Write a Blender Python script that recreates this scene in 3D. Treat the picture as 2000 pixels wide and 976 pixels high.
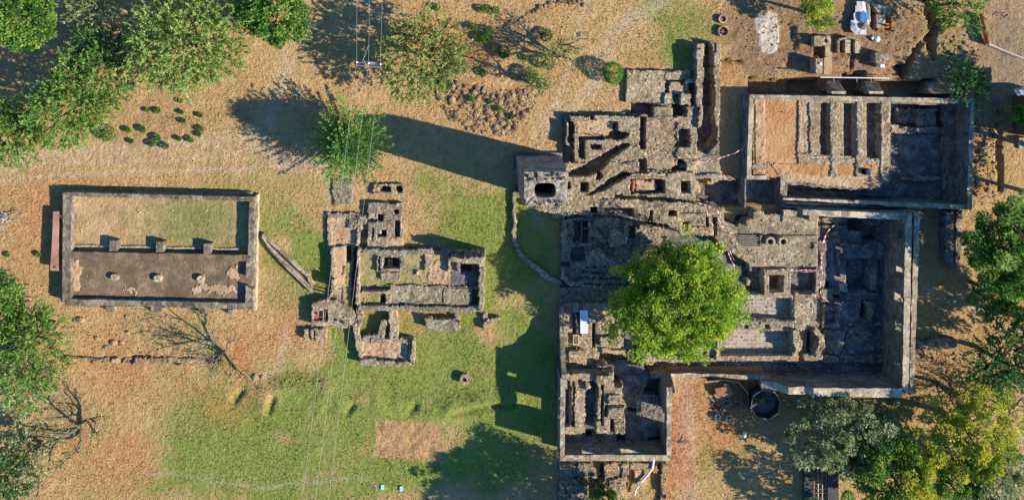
import bpy, math, random
import numpy as np
from mathutils import Vector
for o in list(bpy.data.objects): bpy.data.objects.remove(o)
S = bpy.context.scene
COL = S.collection
# ---------------------------------------------------------------- camera, sky, sun, exposure
CAMH = 70.0                      # drone height, lens shifted like a rectified survey picture
cam = bpy.data.cameras.new("camera"); co = bpy.data.objects.new("camera", cam); COL.objects.link(co)
co.location = (-2.0, 17.9, CAMH); co.rotation_euler = (0, 0, 0)
cam.sensor_width = 36; cam.lens = 25.2; cam.shift_x = 0.02; cam.shift_y = -0.179
cam.clip_start = 1; cam.clip_end = 2000
S.camera = co
SEL = math.radians(29.5); SAZ = Vector((0.966, -0.259, 0)).normalized()
SUNV = Vector((SAZ.x*math.cos(SEL), SAZ.y*math.cos(SEL), math.sin(SEL)))
W = bpy.data.worlds.new("World"); S.world = W; W.use_nodes = True
wn = W.node_tree; bg = wn.nodes['Background']
sky = wn.nodes.new('ShaderNodeTexSky'); sky.sky_type = 'NISHITA'; sky.sun_disc = False; sky.ozone_density = 5.0; sky.dust_density = 0.4
sky.sun_elevation = SEL; sky.sun_rotation = math.atan2(SAZ.x, SAZ.y)
tint = wn.nodes.new('ShaderNodeMix'); tint.data_type = 'RGBA'; tint.blend_type = 'MULTIPLY'; tint.inputs[0].default_value = 1; tint.inputs[7].default_value = (0.55, 0.95, 1.32, 1)   # deep clear tropical sky
wn.links.new(sky.outputs[0], tint.inputs[6]); wn.links.new(tint.outputs[2], bg.inputs[0]); bg.inputs[1].default_value = 0.095
sl = bpy.data.lights.new("sun", 'SUN'); sl.energy = 4.8; sl.angle = math.radians(0.5); sl.color = (1.0, 0.89, 0.74)
so = bpy.data.objects.new("sun", sl); COL.objects.link(so); so.rotation_euler = SUNV.to_track_quat('Z', 'Y').to_euler()
so.location = (60, -20, 60)
S.view_settings.view_transform = 'Standard'; S.view_settings.look = 'None'
S.view_settings.exposure = 0.90; S.view_settings.gamma = 1.0; S.view_settings.use_curve_mapping = False

# ---------------------------------------------------------------- survey helpers
def P(px, py, h=0.0):
    """plan position of a surveyed point whose height is h"""
    k = (CAMH-h)/1400.0
    return (-2.0+(px-960)*k, 17.9-(py-130)*k)
def PA(pts, h=0.0): return [P(x, y, h) for x, y in pts]
def hsh(x, y, s=0.0):
    v = np.sin(x*127.1+y*311.7+s*74.7)*43758.5453
    return v-np.floor(v)
def vnoise(x, y, s=0.0):
    xi = np.floor(x); yi = np.floor(y); fx = x-xi; fy = y-yi
    fx = fx*fx*(3-2*fx); fy = fy*fy*(3-2*fy)
    a = hsh(xi, yi, s); b = hsh(xi+1, yi, s); c = hsh(xi, yi+1, s); d = hsh(xi+1, yi+1, s)
    return (a*(1-fx)+b*fx)*(1-fy)+(c*(1-fx)+d*fx)*fy-0.5
def fbm(x, y, s=0.0, o=4):
    r = 0; a = 1.0
    for k in range(o):
        r = r+a*vnoise(x*2**k, y*2**k, s+k*3.1); a *= 0.5
    return r
def stones(x, y, s=0.0):
    """domed stones, -1 in the joints .. 1 on top, and a value per stone"""
    xi = np.floor(x); yi = np.floor(y); d1 = np.full(x.shape, 9.0); d2 = d1.copy(); v = np.zeros(x.shape)
    for dx in (-1, 0, 1):
        for dy in (-1, 0, 1):
            cx = xi+dx; cy = yi+dy
            px = cx+hsh(cx, cy, s+1); py = cy+hsh(cx, cy, s+2)
            d = np.hypot(px-x, py-y); hv = hsh(cx, cy, s+3)
            m = d < d1
            d2 = np.where(m, d1, np.minimum(d2, d)); v = np.where(m, hv, v); d1 = np.where(m, d, d1)
    return np.clip((d2-d1)*3.0, 0, 1), v
def inpoly(X, Y, pts):
    r = np.zeros(X.shape, bool); n = len(pts); j = n-1
    for i in range(n):
        xi, yi = pts[i]; xj, yj = pts[j]
        if yi != yj:
            c = ((yi > Y) != (yj > Y)) & (X < (xj-xi)*(Y-yi)/(yj-yi)+xi)
            r ^= c
        j = i
    return r

# ---------------------------------------------------------------- objects
def tag(o, label=None, cat=None, group=None, kind=None):
    if label: o['label'] = label
    if cat: o['category'] = cat
    if group: o['group'] = group
    if kind: o['kind'] = kind
    return o
BASE = {}
def thing(name, label, cat, loc=(0, 0, 0), group=None):
    o = bpy.data.objects.new(name, None); COL.objects.link(o); o.location = loc; o.empty_display_size = 0.3
    BASE[o.name] = np.array(loc, float)
    return tag(o, label, cat, group)
def mesh(name, V, F, mats, parent=None, smooth=False, mi=None, attr=None):
    """V in world coordinates; stored relative to the parent's base"""
    V = np.asarray(V, float).reshape(-1, 3)
    if parent is not None: V = V-BASE[parent.name]
    m = bpy.data.meshes.new(name)
    if isinstance(F, np.ndarray):
        n, k = F.shape
        m.vertices.add(len(V)); m.vertices.foreach_set('co', V.astype(np.float32).ravel())
        m.loops.add(n*k); m.loops.foreach_set('vertex_index', F.astype(np.int32).ravel())
        m.polygons.add(n); m.polygons.foreach_set('loop_start', np.arange(0, n*k, k, dtype=np.int32))
        m.polygons.foreach_set('loop_total', np.full(n, k, np.int32))
        m.update(calc_edges=True)
    else:
        m.from_pydata(V.tolist(), [], F); m.update()
    if not isinstance(mats, (list, tuple)): mats = [mats]
    for q in mats: m.materials.append(q)
    if mi is not None: m.polygons.foreach_set('material_index', np.asarray(mi, np.int32))
    if smooth: m.polygons.foreach_set('use_smooth', np.ones(len(m.polygons), bool))
    if attr:
        for an, av in attr.items():
            av = np.asarray(av, np.float32)
            if av.ndim == 1:
                a = m.attributes.new(an, 'FLOAT', 'POINT'); a.data.foreach_set('value', av)
            else:
                a = m.attributes.new(an, 'FLOAT_COLOR', 'POINT'); a.data.foreach_set('color', av.ravel())
    o = bpy.data.objects.new(name, m); COL.objects.link(o)
    if parent is not None:
        o.parent = parent; BASE[o.name] = BASE[parent.name]
    else: BASE[o.name] = np.zeros(3)
    return o
class MB:
    def __init__(s): s.V = []; s.F = []; s.mi = []
    def add(s, V, F, mi=0):
        n = len(s.V); s.V += [tuple(v) for v in V]; s.F += [tuple(n+i for i in f) for f in F]; s.mi += [mi]*len(F)
    def prism(s, poly, z0, z1, mi=0, poly1=None):
        n = len(poly); q = poly1 or poly
        a = sum(poly[i][0]*poly[(i+1) % n][1]-poly[(i+1) % n][0]*poly[i][1] for i in range(n))
        if a < 0: poly = poly[::-1]; q = q[::-1]
        V = [(x, y, z0) for x, y in poly]+[(x, y, z1) for x, y in q]
        F = [tuple(range(n-1, -1, -1)), tuple(range(n, 2*n))]+[(i, (i+1) % n, n+(i+1) % n, n+i) for i in range(n)]
        s.add(V, F, mi); return s
    def box(s, cx, cy, z0, z1, lx, ly, rot=0, mi=0):
        c = math.cos(rot); t = math.sin(rot)
        pts = [(cx+a*lx/2*c-b*ly/2*t, cy+a*lx/2*t+b*ly/2*c) for a, b in ((-1, -1), (1, -1), (1, 1), (-1, 1))]
        return s.prism(pts, z0, z1, mi)
    def ring(s, cx, cy, z0, z1, r0, r1, n=20, mi=0, jit=0, a0=0, a1=2*math.pi):
        full = abs(a1-a0-2*math.pi) < 1e-6; m = n if full else n+1
        V = []
        for i in range(m):
            a = a0+(a1-a0)*i/n; j = 1+random.uniform(-jit, jit); zz = random.uniform(-jit, jit)
            c = math.cos(a)*j; d = math.sin(a)*j
            V += [(cx+r0*c, cy+r0*d, z0), (cx+r1*c, cy+r1*d, z0), (cx+r1*c, cy+r1*d, z1+zz), (cx+r0*c, cy+r0*d, z1+zz)]
        F = []
        for i in range(n):
            a = 4*i; b = 4*((i+1) % m)
            F += [(a+1, b+1, b+2, a+2), (a+3, a+2, b+2, b+3), (a, a+3, b+3, b), (a, b, b+1, a+1)]
        if not full: F += [(0, 1, 2, 3), (4*n+3, 4*n+2, 4*n+1, 4*n)]
        s.add(V, F, mi); return s
    def tube(s, pts, rad, n=6, mi=0):
        V = []; F = []; k = len(pts)
        if not hasattr(rad, '__len__'): rad = [rad]*k
        for i, p in enumerate(pts):
            p = Vector(p); d = (Vector(pts[min(i+1, k-1)])-Vector(pts[max(i-1, 0)])).normalized()
            u = d.cross(Vector((0.13, 0.27, 1))); u = (u if u.length > 1e-3 else Vector((1, 0, 0))).normalized(); w = d.cross(u)
            for j in range(n):
                a = 2*math.pi*j/n; V.append(p+(u*math.cos(a)+w*math.sin(a))*rad[i])
        for i in range(k-1):
            for j in range(n):
                a = i*n+j; b = i*n+(j+1) % n; F.append((a, b, b+n, a+n))
        F.append(tuple(range(n-1, -1, -1))); F.append(tuple(range((k-1)*n, k*n)))
        s.add(V, F, mi); return s
    def build(s, name, mats, parent=None, smooth=False):
        return mesh(name, s.V, s.F, mats, parent, smooth, s.mi)

# ---------------------------------------------------------------- materials
def nodes(name):
    m = bpy.data.materials.new(name); m.use_nodes = True; nt = m.node_tree
    return m, nt, nt.nodes['Principled BSDF'], nt.nodes.new
def lk(nt, a, b): nt.links.new(a, b)
def ramp(nt, fac, stops):
    r = nt.nodes.new('ShaderNodeValToRGB'); e = r.color_ramp.elements
    e[0].position = stops[0][0]; e[0].color = (*stops[0][1], 1); e[1].position = stops[-1][0]; e[1].color = (*stops[-1][1], 1)
    for p, c in stops[1:-1]:
        q = e.new(p); q.color = (*c, 1)
    lk(nt, fac, r.inputs[0]); return r.outputs[0]
def noise(nt, vec, scale, detail=4, rough=0.6):
    n = nt.nodes.new('ShaderNodeTexNoise'); n.inputs['Scale'].default_value = scale; n.inputs['Detail'].default_value = detail
    n.inputs['Roughness'].default_value = rough; lk(nt, vec, n.inputs['Vector']); return n.outputs[0]
def mixc(nt, fac, a, b, mode='MIX'):
    m = nt.nodes.new('ShaderNodeMix'); m.data_type = 'RGBA'; m.blend_type = mode
    if isinstance(fac, (int, float)): m.inputs[0].default_value = fac
    else: lk(nt, fac, m.inputs[0])
    for v, i in ((a, 6), (b, 7)):
        if isinstance(v, tuple): m.inputs[i].default_value = (*v, 1)
        else: lk(nt, v, m.inputs[i])
    return m.outputs[2]
def mth(nt, op, a, b=None, clamp=False):
    m = nt.nodes.new('ShaderNodeMath'); m.operation = op; m.use_clamp = clamp
    for v, i in ((a, 0), (b, 1)):
        if v is None: continue
        if isinstance(v, (int, float)): m.inputs[i].default_value = v
        else: lk(nt, v, m.inputs[i])
    return m.outputs[0]
def geo(nt):
    g = nt.nodes.new('ShaderNodeNewGeometry'); return g.outputs['Position']
def bump(nt, h, strength, dist, pb):
    b = nt.nodes.new('ShaderNodeBump'); b.inputs['Strength'].default_value = strength; b.inputs['Distance'].default_value = dist
    lk(nt, h, b.inputs['Height']); lk(nt, b.outputs[0], pb.inputs['Normal'])
def stone_mat(name, dark, mid, light, scale=2.6, bd=0.12, moss=0.0, stretch=None, mort=0.35):
    m, nt, pb, N = nodes(name); p = geo(nt)
    mp = N('ShaderNodeMapping'); lk(nt, p, mp.inputs[0]); mp.inputs['Scale'].default_value = stretch or (1, 1, 1)
    wn_ = N('ShaderNodeTexNoise'); wn_.inputs['Scale'].default_value = 3.0; lk(nt, mp.outputs[0], wn_.inputs['Vector'])
    ad = N('ShaderNodeVectorMath'); ad.operation = 'MULTIPLY_ADD'; lk(nt, wn_.outputs['Color'], ad.inputs[0]); ad.inputs[1].default_value = (0.25, 0.25, 0.25); lk(nt, mp.outputs[0], ad.inputs[2])
    v = N('ShaderNodeTexVoronoi'); v.inputs['Scale'].default_value = scale; lk(nt, ad.outputs[0], v.inputs['Vector'])
    e = N('ShaderNodeTexVoronoi'); e.feature = 'DISTANCE_TO_EDGE'; e.inputs['Scale'].default_value = scale; lk(nt, ad.outputs[0], e.inputs['Vector'])
    sx = N('ShaderNodeSeparateColor'); lk(nt, v.outputs['Color'], sx.inputs[0])
    n1 = noise(nt, p, 0.35, 5); n2 = noise(nt, p, 7, 6, 0.75)
    f = mth(nt, 'ADD', mth(nt, 'MULTIPLY', sx.outputs[0], 0.5), mth(nt, 'MULTIPLY', n2, 0.55))
    f = mth(nt, 'ADD', f, mth(nt, 'MULTIPLY', mth(nt, 'SUBTRACT', n1, 0.5), 0.9))
    c = ramp(nt, f, [(0.15, dark), (0.5, mid), (0.85, light)])
    ed = mth(nt, 'MULTIPLY', e.outputs['Distance'], 9.0, True)
    jc = mixc(nt, mth(nt, 'SUBTRACT', 1.0, ed, True), c, mixc(nt, mort, c, tuple(x*0.55 for x in dark)))
    if moss > 0:
        mf = mth(nt, 'MULTIPLY', mth(nt, 'SUBTRACT', noise(nt, p, 0.8, 6, 0.7), 0.55, True), 6*moss, True)
        jc = mixc(nt, mf, jc, (0.12, 0.13, 0.05))
    lk(nt, jc, pb.inputs['Base Color']); pb.inputs['Roughness'].default_value = 0.95; pb.inputs['Specular IOR Level'].default_value = 0.2
    hh = mth(nt, 'ADD', mth(nt, 'MULTIPLY', ed, 0.6), mth(nt, 'MULTIPLY', n2, 0.9)); hh = mth(nt, 'ADD', hh, mth(nt, 'MULTIPLY', sx.outputs[1], 0.5))
    bump(nt, hh, 1.0, bd, pb); return m
def flat_mat(name, c1, c2, scale=1.2, bd=0.02, rough=0.9, fine=9.0, c3=None, spec=0.2, metal=0):
    m, nt, pb, N = nodes(name); p = geo(nt)
    n1 = noise(nt, p, scale, 6, 0.65); n2 = noise(nt, p, fine, 5, 0.7)
    f = mth(nt, 'ADD', mth(nt, 'MULTIPLY', n1, 0.65), mth(nt, 'MULTIPLY', n2, 0.35))
    st = [(0.33, c1), (0.66, c2)]
    if c3: st = [(0.33, c1), (0.5, c2), (0.68, c3)]
    lk(nt, ramp(nt, f, st), pb.inputs['Base Color'])
    pb.inputs['Roughness'].default_value = rough; pb.inputs['Specular IOR Level'].default_value = spec; pb.inputs['Metallic'].default_value = metal
    bump(nt, mth(nt, 'ADD', n2, mth(nt, 'MULTIPLY', n1, 1.5)), 1.0, bd, pb); return m
def brick_mat(name):
    m, nt, pb, N = nodes(name); p = geo(nt)
    b = N('ShaderNodeTexBrick'); lk(nt, p, b.inputs['Vector']); b.inputs['Scale'].default_value = 1.0
    b.inputs['Brick Width'].default_value = 0.75; b.inputs['Row Height'].default_value = 0.36; b.inputs['Mortar Size'].default_value = 0.03
    b.inputs['Color1'].default_value = (0.29, 0.245, 0.18, 1); b.inputs['Color2'].default_value = (0.46, 0.39, 0.29, 1); b.inputs['Mortar'].default_value = (0.62, 0.55, 0.42, 1)
    n = noise(nt, p, 4, 6, 0.7); c = mixc(nt, 0.7, b.outputs[0], ramp(nt, n, [(0.3, (0.35, 0.3, 0.25)), (0.7, (1, 1, 1))]), 'MULTIPLY')
    lk(nt, c, pb.inputs['Base Color']); pb.inputs['Roughness'].default_value = 0.9
    bump(nt, mth(nt, 'ADD', b.outputs['Fac'], n), 0.8, 0.03, pb); return m
def leaf_mat(name, a, b, c=None, tr=0.35):
    m, nt, pb, N = nodes(name)
    at = N('ShaderNodeAttribute'); at.attribute_name = 'tint'
    st = [(0.0, a), (1.0, b)] if c is None else [(0.0, a), (0.55, b), (1.0, c)]
    col = ramp(nt, at.outputs['Fac'], st)
    lk(nt, col, pb.inputs['Base Color']); pb.inputs['Roughness'].default_value = 0.6; pb.inputs['Specular IOR Level'].default_value = 0.25
    t = N('ShaderNodeBsdfTranslucent'); lk(nt, col, t.inputs[0]); mx = N('ShaderNodeMixShader'); mx.inputs[0].default_value = tr
    lk(nt, pb.outputs[0], mx.inputs[1]); lk(nt, t.outputs[0], mx.inputs[2]); lk(nt, mx.outputs[0], nt.nodes['Material Output'].inputs[0]); return m
M = {}
M['rubble'] = stone_mat('rubble_stone', (0.143, 0.107, 0.066), (0.318, 0.246, 0.145), (0.503, 0.397, 0.249), scale=3.6, bd=0.05)
M['rubble_grey'] = stone_mat('grey_rubble', (0.108, 0.092, 0.063), (0.251, 0.206, 0.135), (0.419, 0.341, 0.229), scale=3.4, bd=0.06, moss=0.3)
M['rubble_pink'] = stone_mat('pink_rubble', (0.175, 0.121, 0.072), (0.350, 0.255, 0.151), (0.476, 0.372, 0.238), scale=4.2, bd=0.045)
M['pave'] = stone_mat('stone_paving', (0.143, 0.112, 0.070), (0.276, 0.223, 0.138), (0.419, 0.341, 0.222), scale=2.6, bd=0.04)
M['masonry'] = stone_mat('coursed_masonry', (0.083, 0.076, 0.058), (0.210, 0.179, 0.128), (0.352, 0.294, 0.208), scale=2.2, stretch=(0.7, 0.7, 2.2), bd=0.08)
M['cap'] = stone_mat('wall_cap', (0.126, 0.100, 0.063), (0.318, 0.255, 0.159), (0.486, 0.397, 0.257), scale=2.2, bd=0.035, mort=.2)
M['cap_pale'] = stone_mat('pale_wall_cap', (0.201, 0.163, 0.104), (0.402, 0.334, 0.222), (0.553, 0.470, 0.319), scale=1.8, bd=0.03, mort=.2)
M['oldconc'] = stone_mat('old_concrete', (0.069, 0.056, 0.039), (0.176, 0.142, 0.099), (0.310, 0.258, 0.181), scale=2.4, bd=0.035, mort=.15)
M['slab'] = flat_mat('stained_slab', (0.085, 0.060, 0.036), (0.165, 0.118, 0.072), 0.7, 0.07, c3=(0.34, 0.24, 0.14), fine=7)
M['sand'] = flat_mat('sandy_earth', (0.25, 0.155, 0.08), (0.42, 0.28, 0.15), 0.8, 0.08, fine=5, c3=(0.56, 0.41, 0.25))
M['orange'] = flat_mat('orange_earth', (0.30, 0.12, 0.035), (0.42, 0.22, 0.085), 0.35, 0.12, fine=5, c3=(0.50, 0.33, 0.16))
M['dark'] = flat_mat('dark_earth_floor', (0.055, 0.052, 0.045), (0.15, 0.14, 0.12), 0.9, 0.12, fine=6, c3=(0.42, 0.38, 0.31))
M['turf'] = flat_mat('dry_turf', (0.24, 0.21, 0.07), (0.38, 0.29, 0.13), 0.7, 0.10, fine=5, c3=(0.47, 0.34, 0.17))
M['turfg'] = flat_mat('mixed_turf', (0.26, 0.165, 0.075), (0.44, 0.295, 0.14), 0.7, 0.14, fine=5, c3=(0.54, 0.39, 0.21))
def green_in(m, px, py, rad, amt):
    """greener turf where the ground stays damp"""
    nt = m.node_tree; pb = nt.nodes['Principled BSDF']; N = nt.nodes.new; p = geo(nt); src = pb.inputs['Base Color'].links[0].from_socket
    d = N('ShaderNodeVectorMath'); d.operation = 'DISTANCE'; lk(nt, p, d.inputs[0]); x, y = P(px, py); d.inputs[1].default_value = (x, y, .4)
    f = mth(nt, 'SUBTRACT', 1.0, mth(nt, 'DIVIDE', d.outputs['Value'], rad), True); f = mth(nt, 'MULTIPLY', f, amt)
    f = mth(nt, 'ADD', f, mth(nt, 'MULTIPLY', mth(nt, 'SUBTRACT', noise(nt, p, 2.5, 6, .8), .56), 4.0), True)
    lk(nt, mixc(nt, f, src, ramp(nt, noise(nt, p, 5, 5, .7), [(.3, (.08, .11, .025)), (.7, (.25, .26, .08))])), pb.inputs['Base Color'])
green_in(M['turfg'], 390, 430, 9.0, 1.2)
M['turfm'] = flat_mat('middle_turf', (0.26, 0.175, 0.075), (0.44, 0.31, 0.14), 0.7, 0.14, fine=5, c3=(0.54, 0.40, 0.21)); green_in(M['turfm'], 760, 560, 14, .9)
M['brick'] = brick_mat('brick_paving')
M['redbrick'] = flat_mat('burnt_brick', (0.20, 0.07, 0.04), (0.42, 0.19, 0.11), 3, 0.05, fine=12)
M['plaster'] = flat_mat('pale_plaster', (0.30, 0.22, 0.15), (0.60, 0.53, 0.43), 0.8, 0.07, fine=6, c3=(0.75, 0.68, 0.58))
M['rust'] = flat_mat('rusty_steel', (0.20, 0.085, 0.05), (0.38, 0.20, 0.13), 0.8, 0.01, 0.7, c3=(0.50, 0.27, 0.18))
M['steel'] = flat_mat('grey_steel', (0.20, 0.20, 0.20), (0.42, 0.41, 0.40), 2, 0.01, 0.5, metal=0.4)
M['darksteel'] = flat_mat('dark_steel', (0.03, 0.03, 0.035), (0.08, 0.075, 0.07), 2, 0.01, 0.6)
M['white'] = flat_mat('white_paint', (0.70, 0.71, 0.72), (0.84, 0.85, 0.86), 1, 0.005, 0.5)
M['tarp'] = flat_mat('white_tarpaulin', (0.34, 0.34, 0.33), (0.62, 0.61, 0.58), 1.4, 0.06, 0.6)
M['blue'] = flat_mat('tarp_shade_blue', (0.03, 0.12, 0.28), (0.06, 0.20, 0.40), 1.4, 0.04, 0.5)  # colour of the bluish shade on the white tarpaulin
M['netting'] = flat_mat('orange_netting', (0.65, 0.10, 0.02), (0.85, 0.22, 0.06), 4, 0.02, 0.6)
M['red'] = flat_mat('red_tape', (0.60, 0.04, 0.03), (0.70, 0.08, 0.06), 4, 0.0, 0.5)
M['tapewhite'] = flat_mat('white_tape', (0.70, 0.66, 0.62), (0.82, 0.79, 0.76), 4, 0.0, 0.5)
M['wood'] = flat_mat('weathered_wood', (0.20, 0.15, 0.10), (0.42, 0.34, 0.24), 3, 0.02, fine=20)
M['yellow'] = flat_mat('yellow_plywood', (0.50, 0.34, 0.10), (0.68, 0.48, 0.18), 2, 0.01)
M['teal'] = flat_mat('teal_sheet', (0.25, 0.55, 0.48), (0.32, 0.62, 0.55), 2, 0.0)
M['bark'] = flat_mat('bark', (0.09, 0.07, 0.05), (0.22, 0.17, 0.12), 4, 0.03, fine=14)
M['barkpale'] = flat_mat('pale_dead_wood', (0.35, 0.30, 0.24), (0.60, 0.54, 0.46), 3, 0.02, fine=14)
M['rock'] = stone_mat('field_rock', (0.13, 0.082, 0.045), (0.28, 0.19, 0.105), (0.44, 0.315, 0.18), scale=3, bd=0.04, mort=0.1)
M['rockdark'] = stone_mat('dark_field_rock', (0.07, 0.048, 0.03), (0.17, 0.115, 0.07), (0.32, 0.23, 0.145), scale=1.8, bd=0.05, mort=0.1)
M['wire'] = flat_mat('bare_wire', (0.35, 0.34, 0.32), (0.5, 0.49, 0.46), 2, 0, 0.4, metal=0.2)
M['roof'] = flat_mat('sheet_roof', (0.20, 0.21, 0.22), (0.34, 0.35, 0.36), 1, 0.02, 0.6)
M['hutwall'] = flat_mat('brown_boards', (0.10, 0.05, 0.035), (0.18, 0.09, 0.06), 2, 0.02)
# ---------------------------------------------------------------- ruins raster: stonework laid out on a 10 cm plan grid
CS = 0.1; GX0 = -55.0; GY0 = -32.0; NX = 1120; NY = 620
LV = np.zeros((NX, NY), np.int32)              # 0 = nothing
LEV = [dict(h=0, part=None, rough=0, sc=1, gx=0, gy=0, xc=0, yc=0)]
PARTS = []                                     # (name, thing, material key, label)
CXg, CYg = np.meshgrid(GX0+(np.arange(NX)+0.5)*CS, GY0+(np.arange(NY)+0.5)*CS, indexing='ij')
def paint(th, pts, h, mat, name='wall', at=None, rough=0.06, sc=0.38, wob=0.10, into=None, gx=0, gy=0, lab=None):
    """pts: surveyed outline at height 'at' (its own height by default); h: height of this stonework"""
    if len(pts) == 4 and not hasattr(pts[0], '__len__'):
        x0, y0, x1, y1 = pts; pts = [(x0, y0), (x1, y0), (x1, y1), (x0, y1)]
    w = PA(pts, h if at is None else at)
    xs = [p[0] for p in w]; ys = [p[1] for p in w]
    i0 = max(0, int((min(xs)-GX0)/CS)-4); i1 = min(NX, int((max(xs)-GX0)/CS)+5)
    j0 = max(0, int((min(ys)-GY0)/CS)-4); j1 = min(NY, int((max(ys)-GY0)/CS)+5)
    X = CXg[i0:i1, j0:j1]; Y = CYg[i0:i1, j0:j1]
    Xd = X+wob*2*(vnoise(X*1.1, Y*1.1, 5)+0.7*vnoise(X*3.3, Y*3.3, 6)); Yd = Y+wob*2*(vnoise(X*1.1, Y*1.1, 7)+0.7*vnoise(X*3.3, Y*3.3, 8))
    m = inpoly(Xd, Yd, w)
    if into is None:
        PARTS.append((name, th, mat, lab)); into = len(PARTS)-1
    LEV.append(dict(h=h, part=into, rough=rough, sc=sc, gx=gx, gy=gy, xc=sum(xs)/len(xs), yc=sum(ys)/len(ys)))
    LV[i0:i1, j0:j1][m] = len(LEV)-1
    return into
def rubble_fill(th, pts, h, amp, mat, name='rubble', sc=0.55, thresh=0.0, seed=0, steps=4):
    """broken masonry: patches of stones standing at different heights inside the outline"""
    base = paint(th, pts, h, mat, name, rough=0.12, sc=0.42)
    w = PA(pts if hasattr(pts[0], '__len__') else [(pts[0], pts[1]), (pts[2], pts[1]), (pts[2], pts[3]), (pts[0], pts[3])], h)
    xs = [p[0] for p in w]; ys = [p[1] for p in w]
    i0 = max(0, int((min(xs)-GX0)/CS)); i1 = min(NX, int((max(xs)-GX0)/CS)+1); j0 = max(0, int((min(ys)-GY0)/CS)); j1 = min(NY, int((max(ys)-GY0)/CS)+1)
    X = CXg[i0:i1, j0:j1]; Y = CYg[i0:i1, j0:j1]
    e, v = stones(X/sc/2.2, Y/sc/2.2, seed); own = LV[i0:i1, j0:j1] == len(LEV)-1
    for k in range(steps):
        LEV.append(dict(LEV[-1-k] if False else LEV[base_level(base)], h=h+amp*(k-steps/2+0.5)/steps*2))
        m = own & (v >= k/steps) & (v < (k+1)/steps) & (e > thresh)
        LV[i0:i1, j0:j1][m] = len(LEV)-1
    return base
def base_level(part):
    for i, l in enumerate(LEV):
        if l['part'] == part: return i
def build_raster():
    n = len(LEV)
    A = {k: np.array([l[k] for l in LEV], float) for k in ('h', 'rough', 'sc', 'gx', 'gy', 'xc', 'yc')}
    PT = np.array([-1 if l['part'] is None else l['part'] for l in LEV])
    XI, YI = np.meshgrid(np.arange(NX+1), np.arange(NY+1), indexing='ij')
    JX = GX0+XI*CS+(hsh(XI*1.0, YI*1.0, 11)-0.5)*0.05+vnoise(XI*.13, YI*.13, 12)*0.06
    JY = GY0+YI*CS+(hsh(XI*1.0, YI*1.0, 13)-0.5)*0.05+vnoise(XI*.13, YI*.13, 14)*0.06
    SCS = [0.38, 0.6]; ST = {}
    for s in SCS:
        e, v = stones(XI*CS/s, YI*CS/s, s*10); ST[s] = e*0.7+v*0.9-0.8
    FB = fbm(XI*CS*0.5, YI*CS*0.5, 21, 5)
    def z(L, i, j):
        x = GX0+i*CS; y = GY0+j*CS; sc = A['sc'][L]
        st = np.where(sc > 0.5, ST[0.6][i, j], ST[0.38][i, j])
        return A['h'][L]+A['gx'][L]*(x-A['xc'][L])+A['gy'][L]*(y-A['yc'][L])+0.6*A['rough'][L]*(st+0.8*FB[i, j])
    H = A['h'][LV]; H[LV == 0] = -1e3
    pid = PT[LV]
    for p, (name, th, mat, lab) in enumerate(PARTS):
        ii, jj = np.nonzero(pid == p)
        if len(ii) == 0: continue
        L = LV[ii, jj]; Vs = []; nq = 0
        def quad(c):
            Vs.append(np.stack([np.stack(q, -1) for q in c], 1))
        cz = [(ii, jj), (ii+1, jj), (ii+1, jj+1), (ii, jj+1)]
        quad([(JX[a, b], JY[a, b], z(L, a, b)) for a, b in cz])
        for di, dj, (a0, b0), (a1, b1) in ((-1, 0, (0, 1), (0, 0)), (1, 0, (1, 0), (1, 1)), (0, -1, (0, 0), (1, 0)), (0, 1, (1, 1), (0, 1))):
            ni = np.clip(ii+di, 0, NX-1); nj = np.clip(jj+dj, 0, NY-1); Ln = LV[ni, nj]
            m = (Ln != L) & (H[ni, nj] < H[ii, jj]+0.001)
            if not m.any(): continue
            a_i = ii[m]+a0; a_j = jj[m]+b0; b_i = ii[m]+a1; b_j = jj[m]+b1; l = L[m]; q = Ln[m]
            za = z(l, a_i, a_j); zb = z(l, b_i, b_j)
            wa = np.where(q == 0, -2.6, z(q, a_i, a_j)-0.03); wb = np.where(q == 0, -2.6, z(q, b_i, b_j)-0.03)
            wa = np.minimum(wa, za-0.02); wb = np.minimum(wb, zb-0.02)
            quad([(JX[a_i, a_j], JY[a_i, a_j], wa), (JX[b_i, b_j], JY[b_i, b_j], wb), (JX[b_i, b_j], JY[b_i, b_j], zb), (JX[a_i, a_j], JY[a_i, a_j], za)])
        Q = np.concatenate(Vs, 0); nq = len(Q)
        key = np.round(Q.reshape(-1, 3), 3)
        u, inv = np.unique(key, axis=0, return_inverse=True)
        o = mesh(name, u, inv.reshape(-1, 4), M[mat], th)
        if lab: o['label'] = lab

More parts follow.
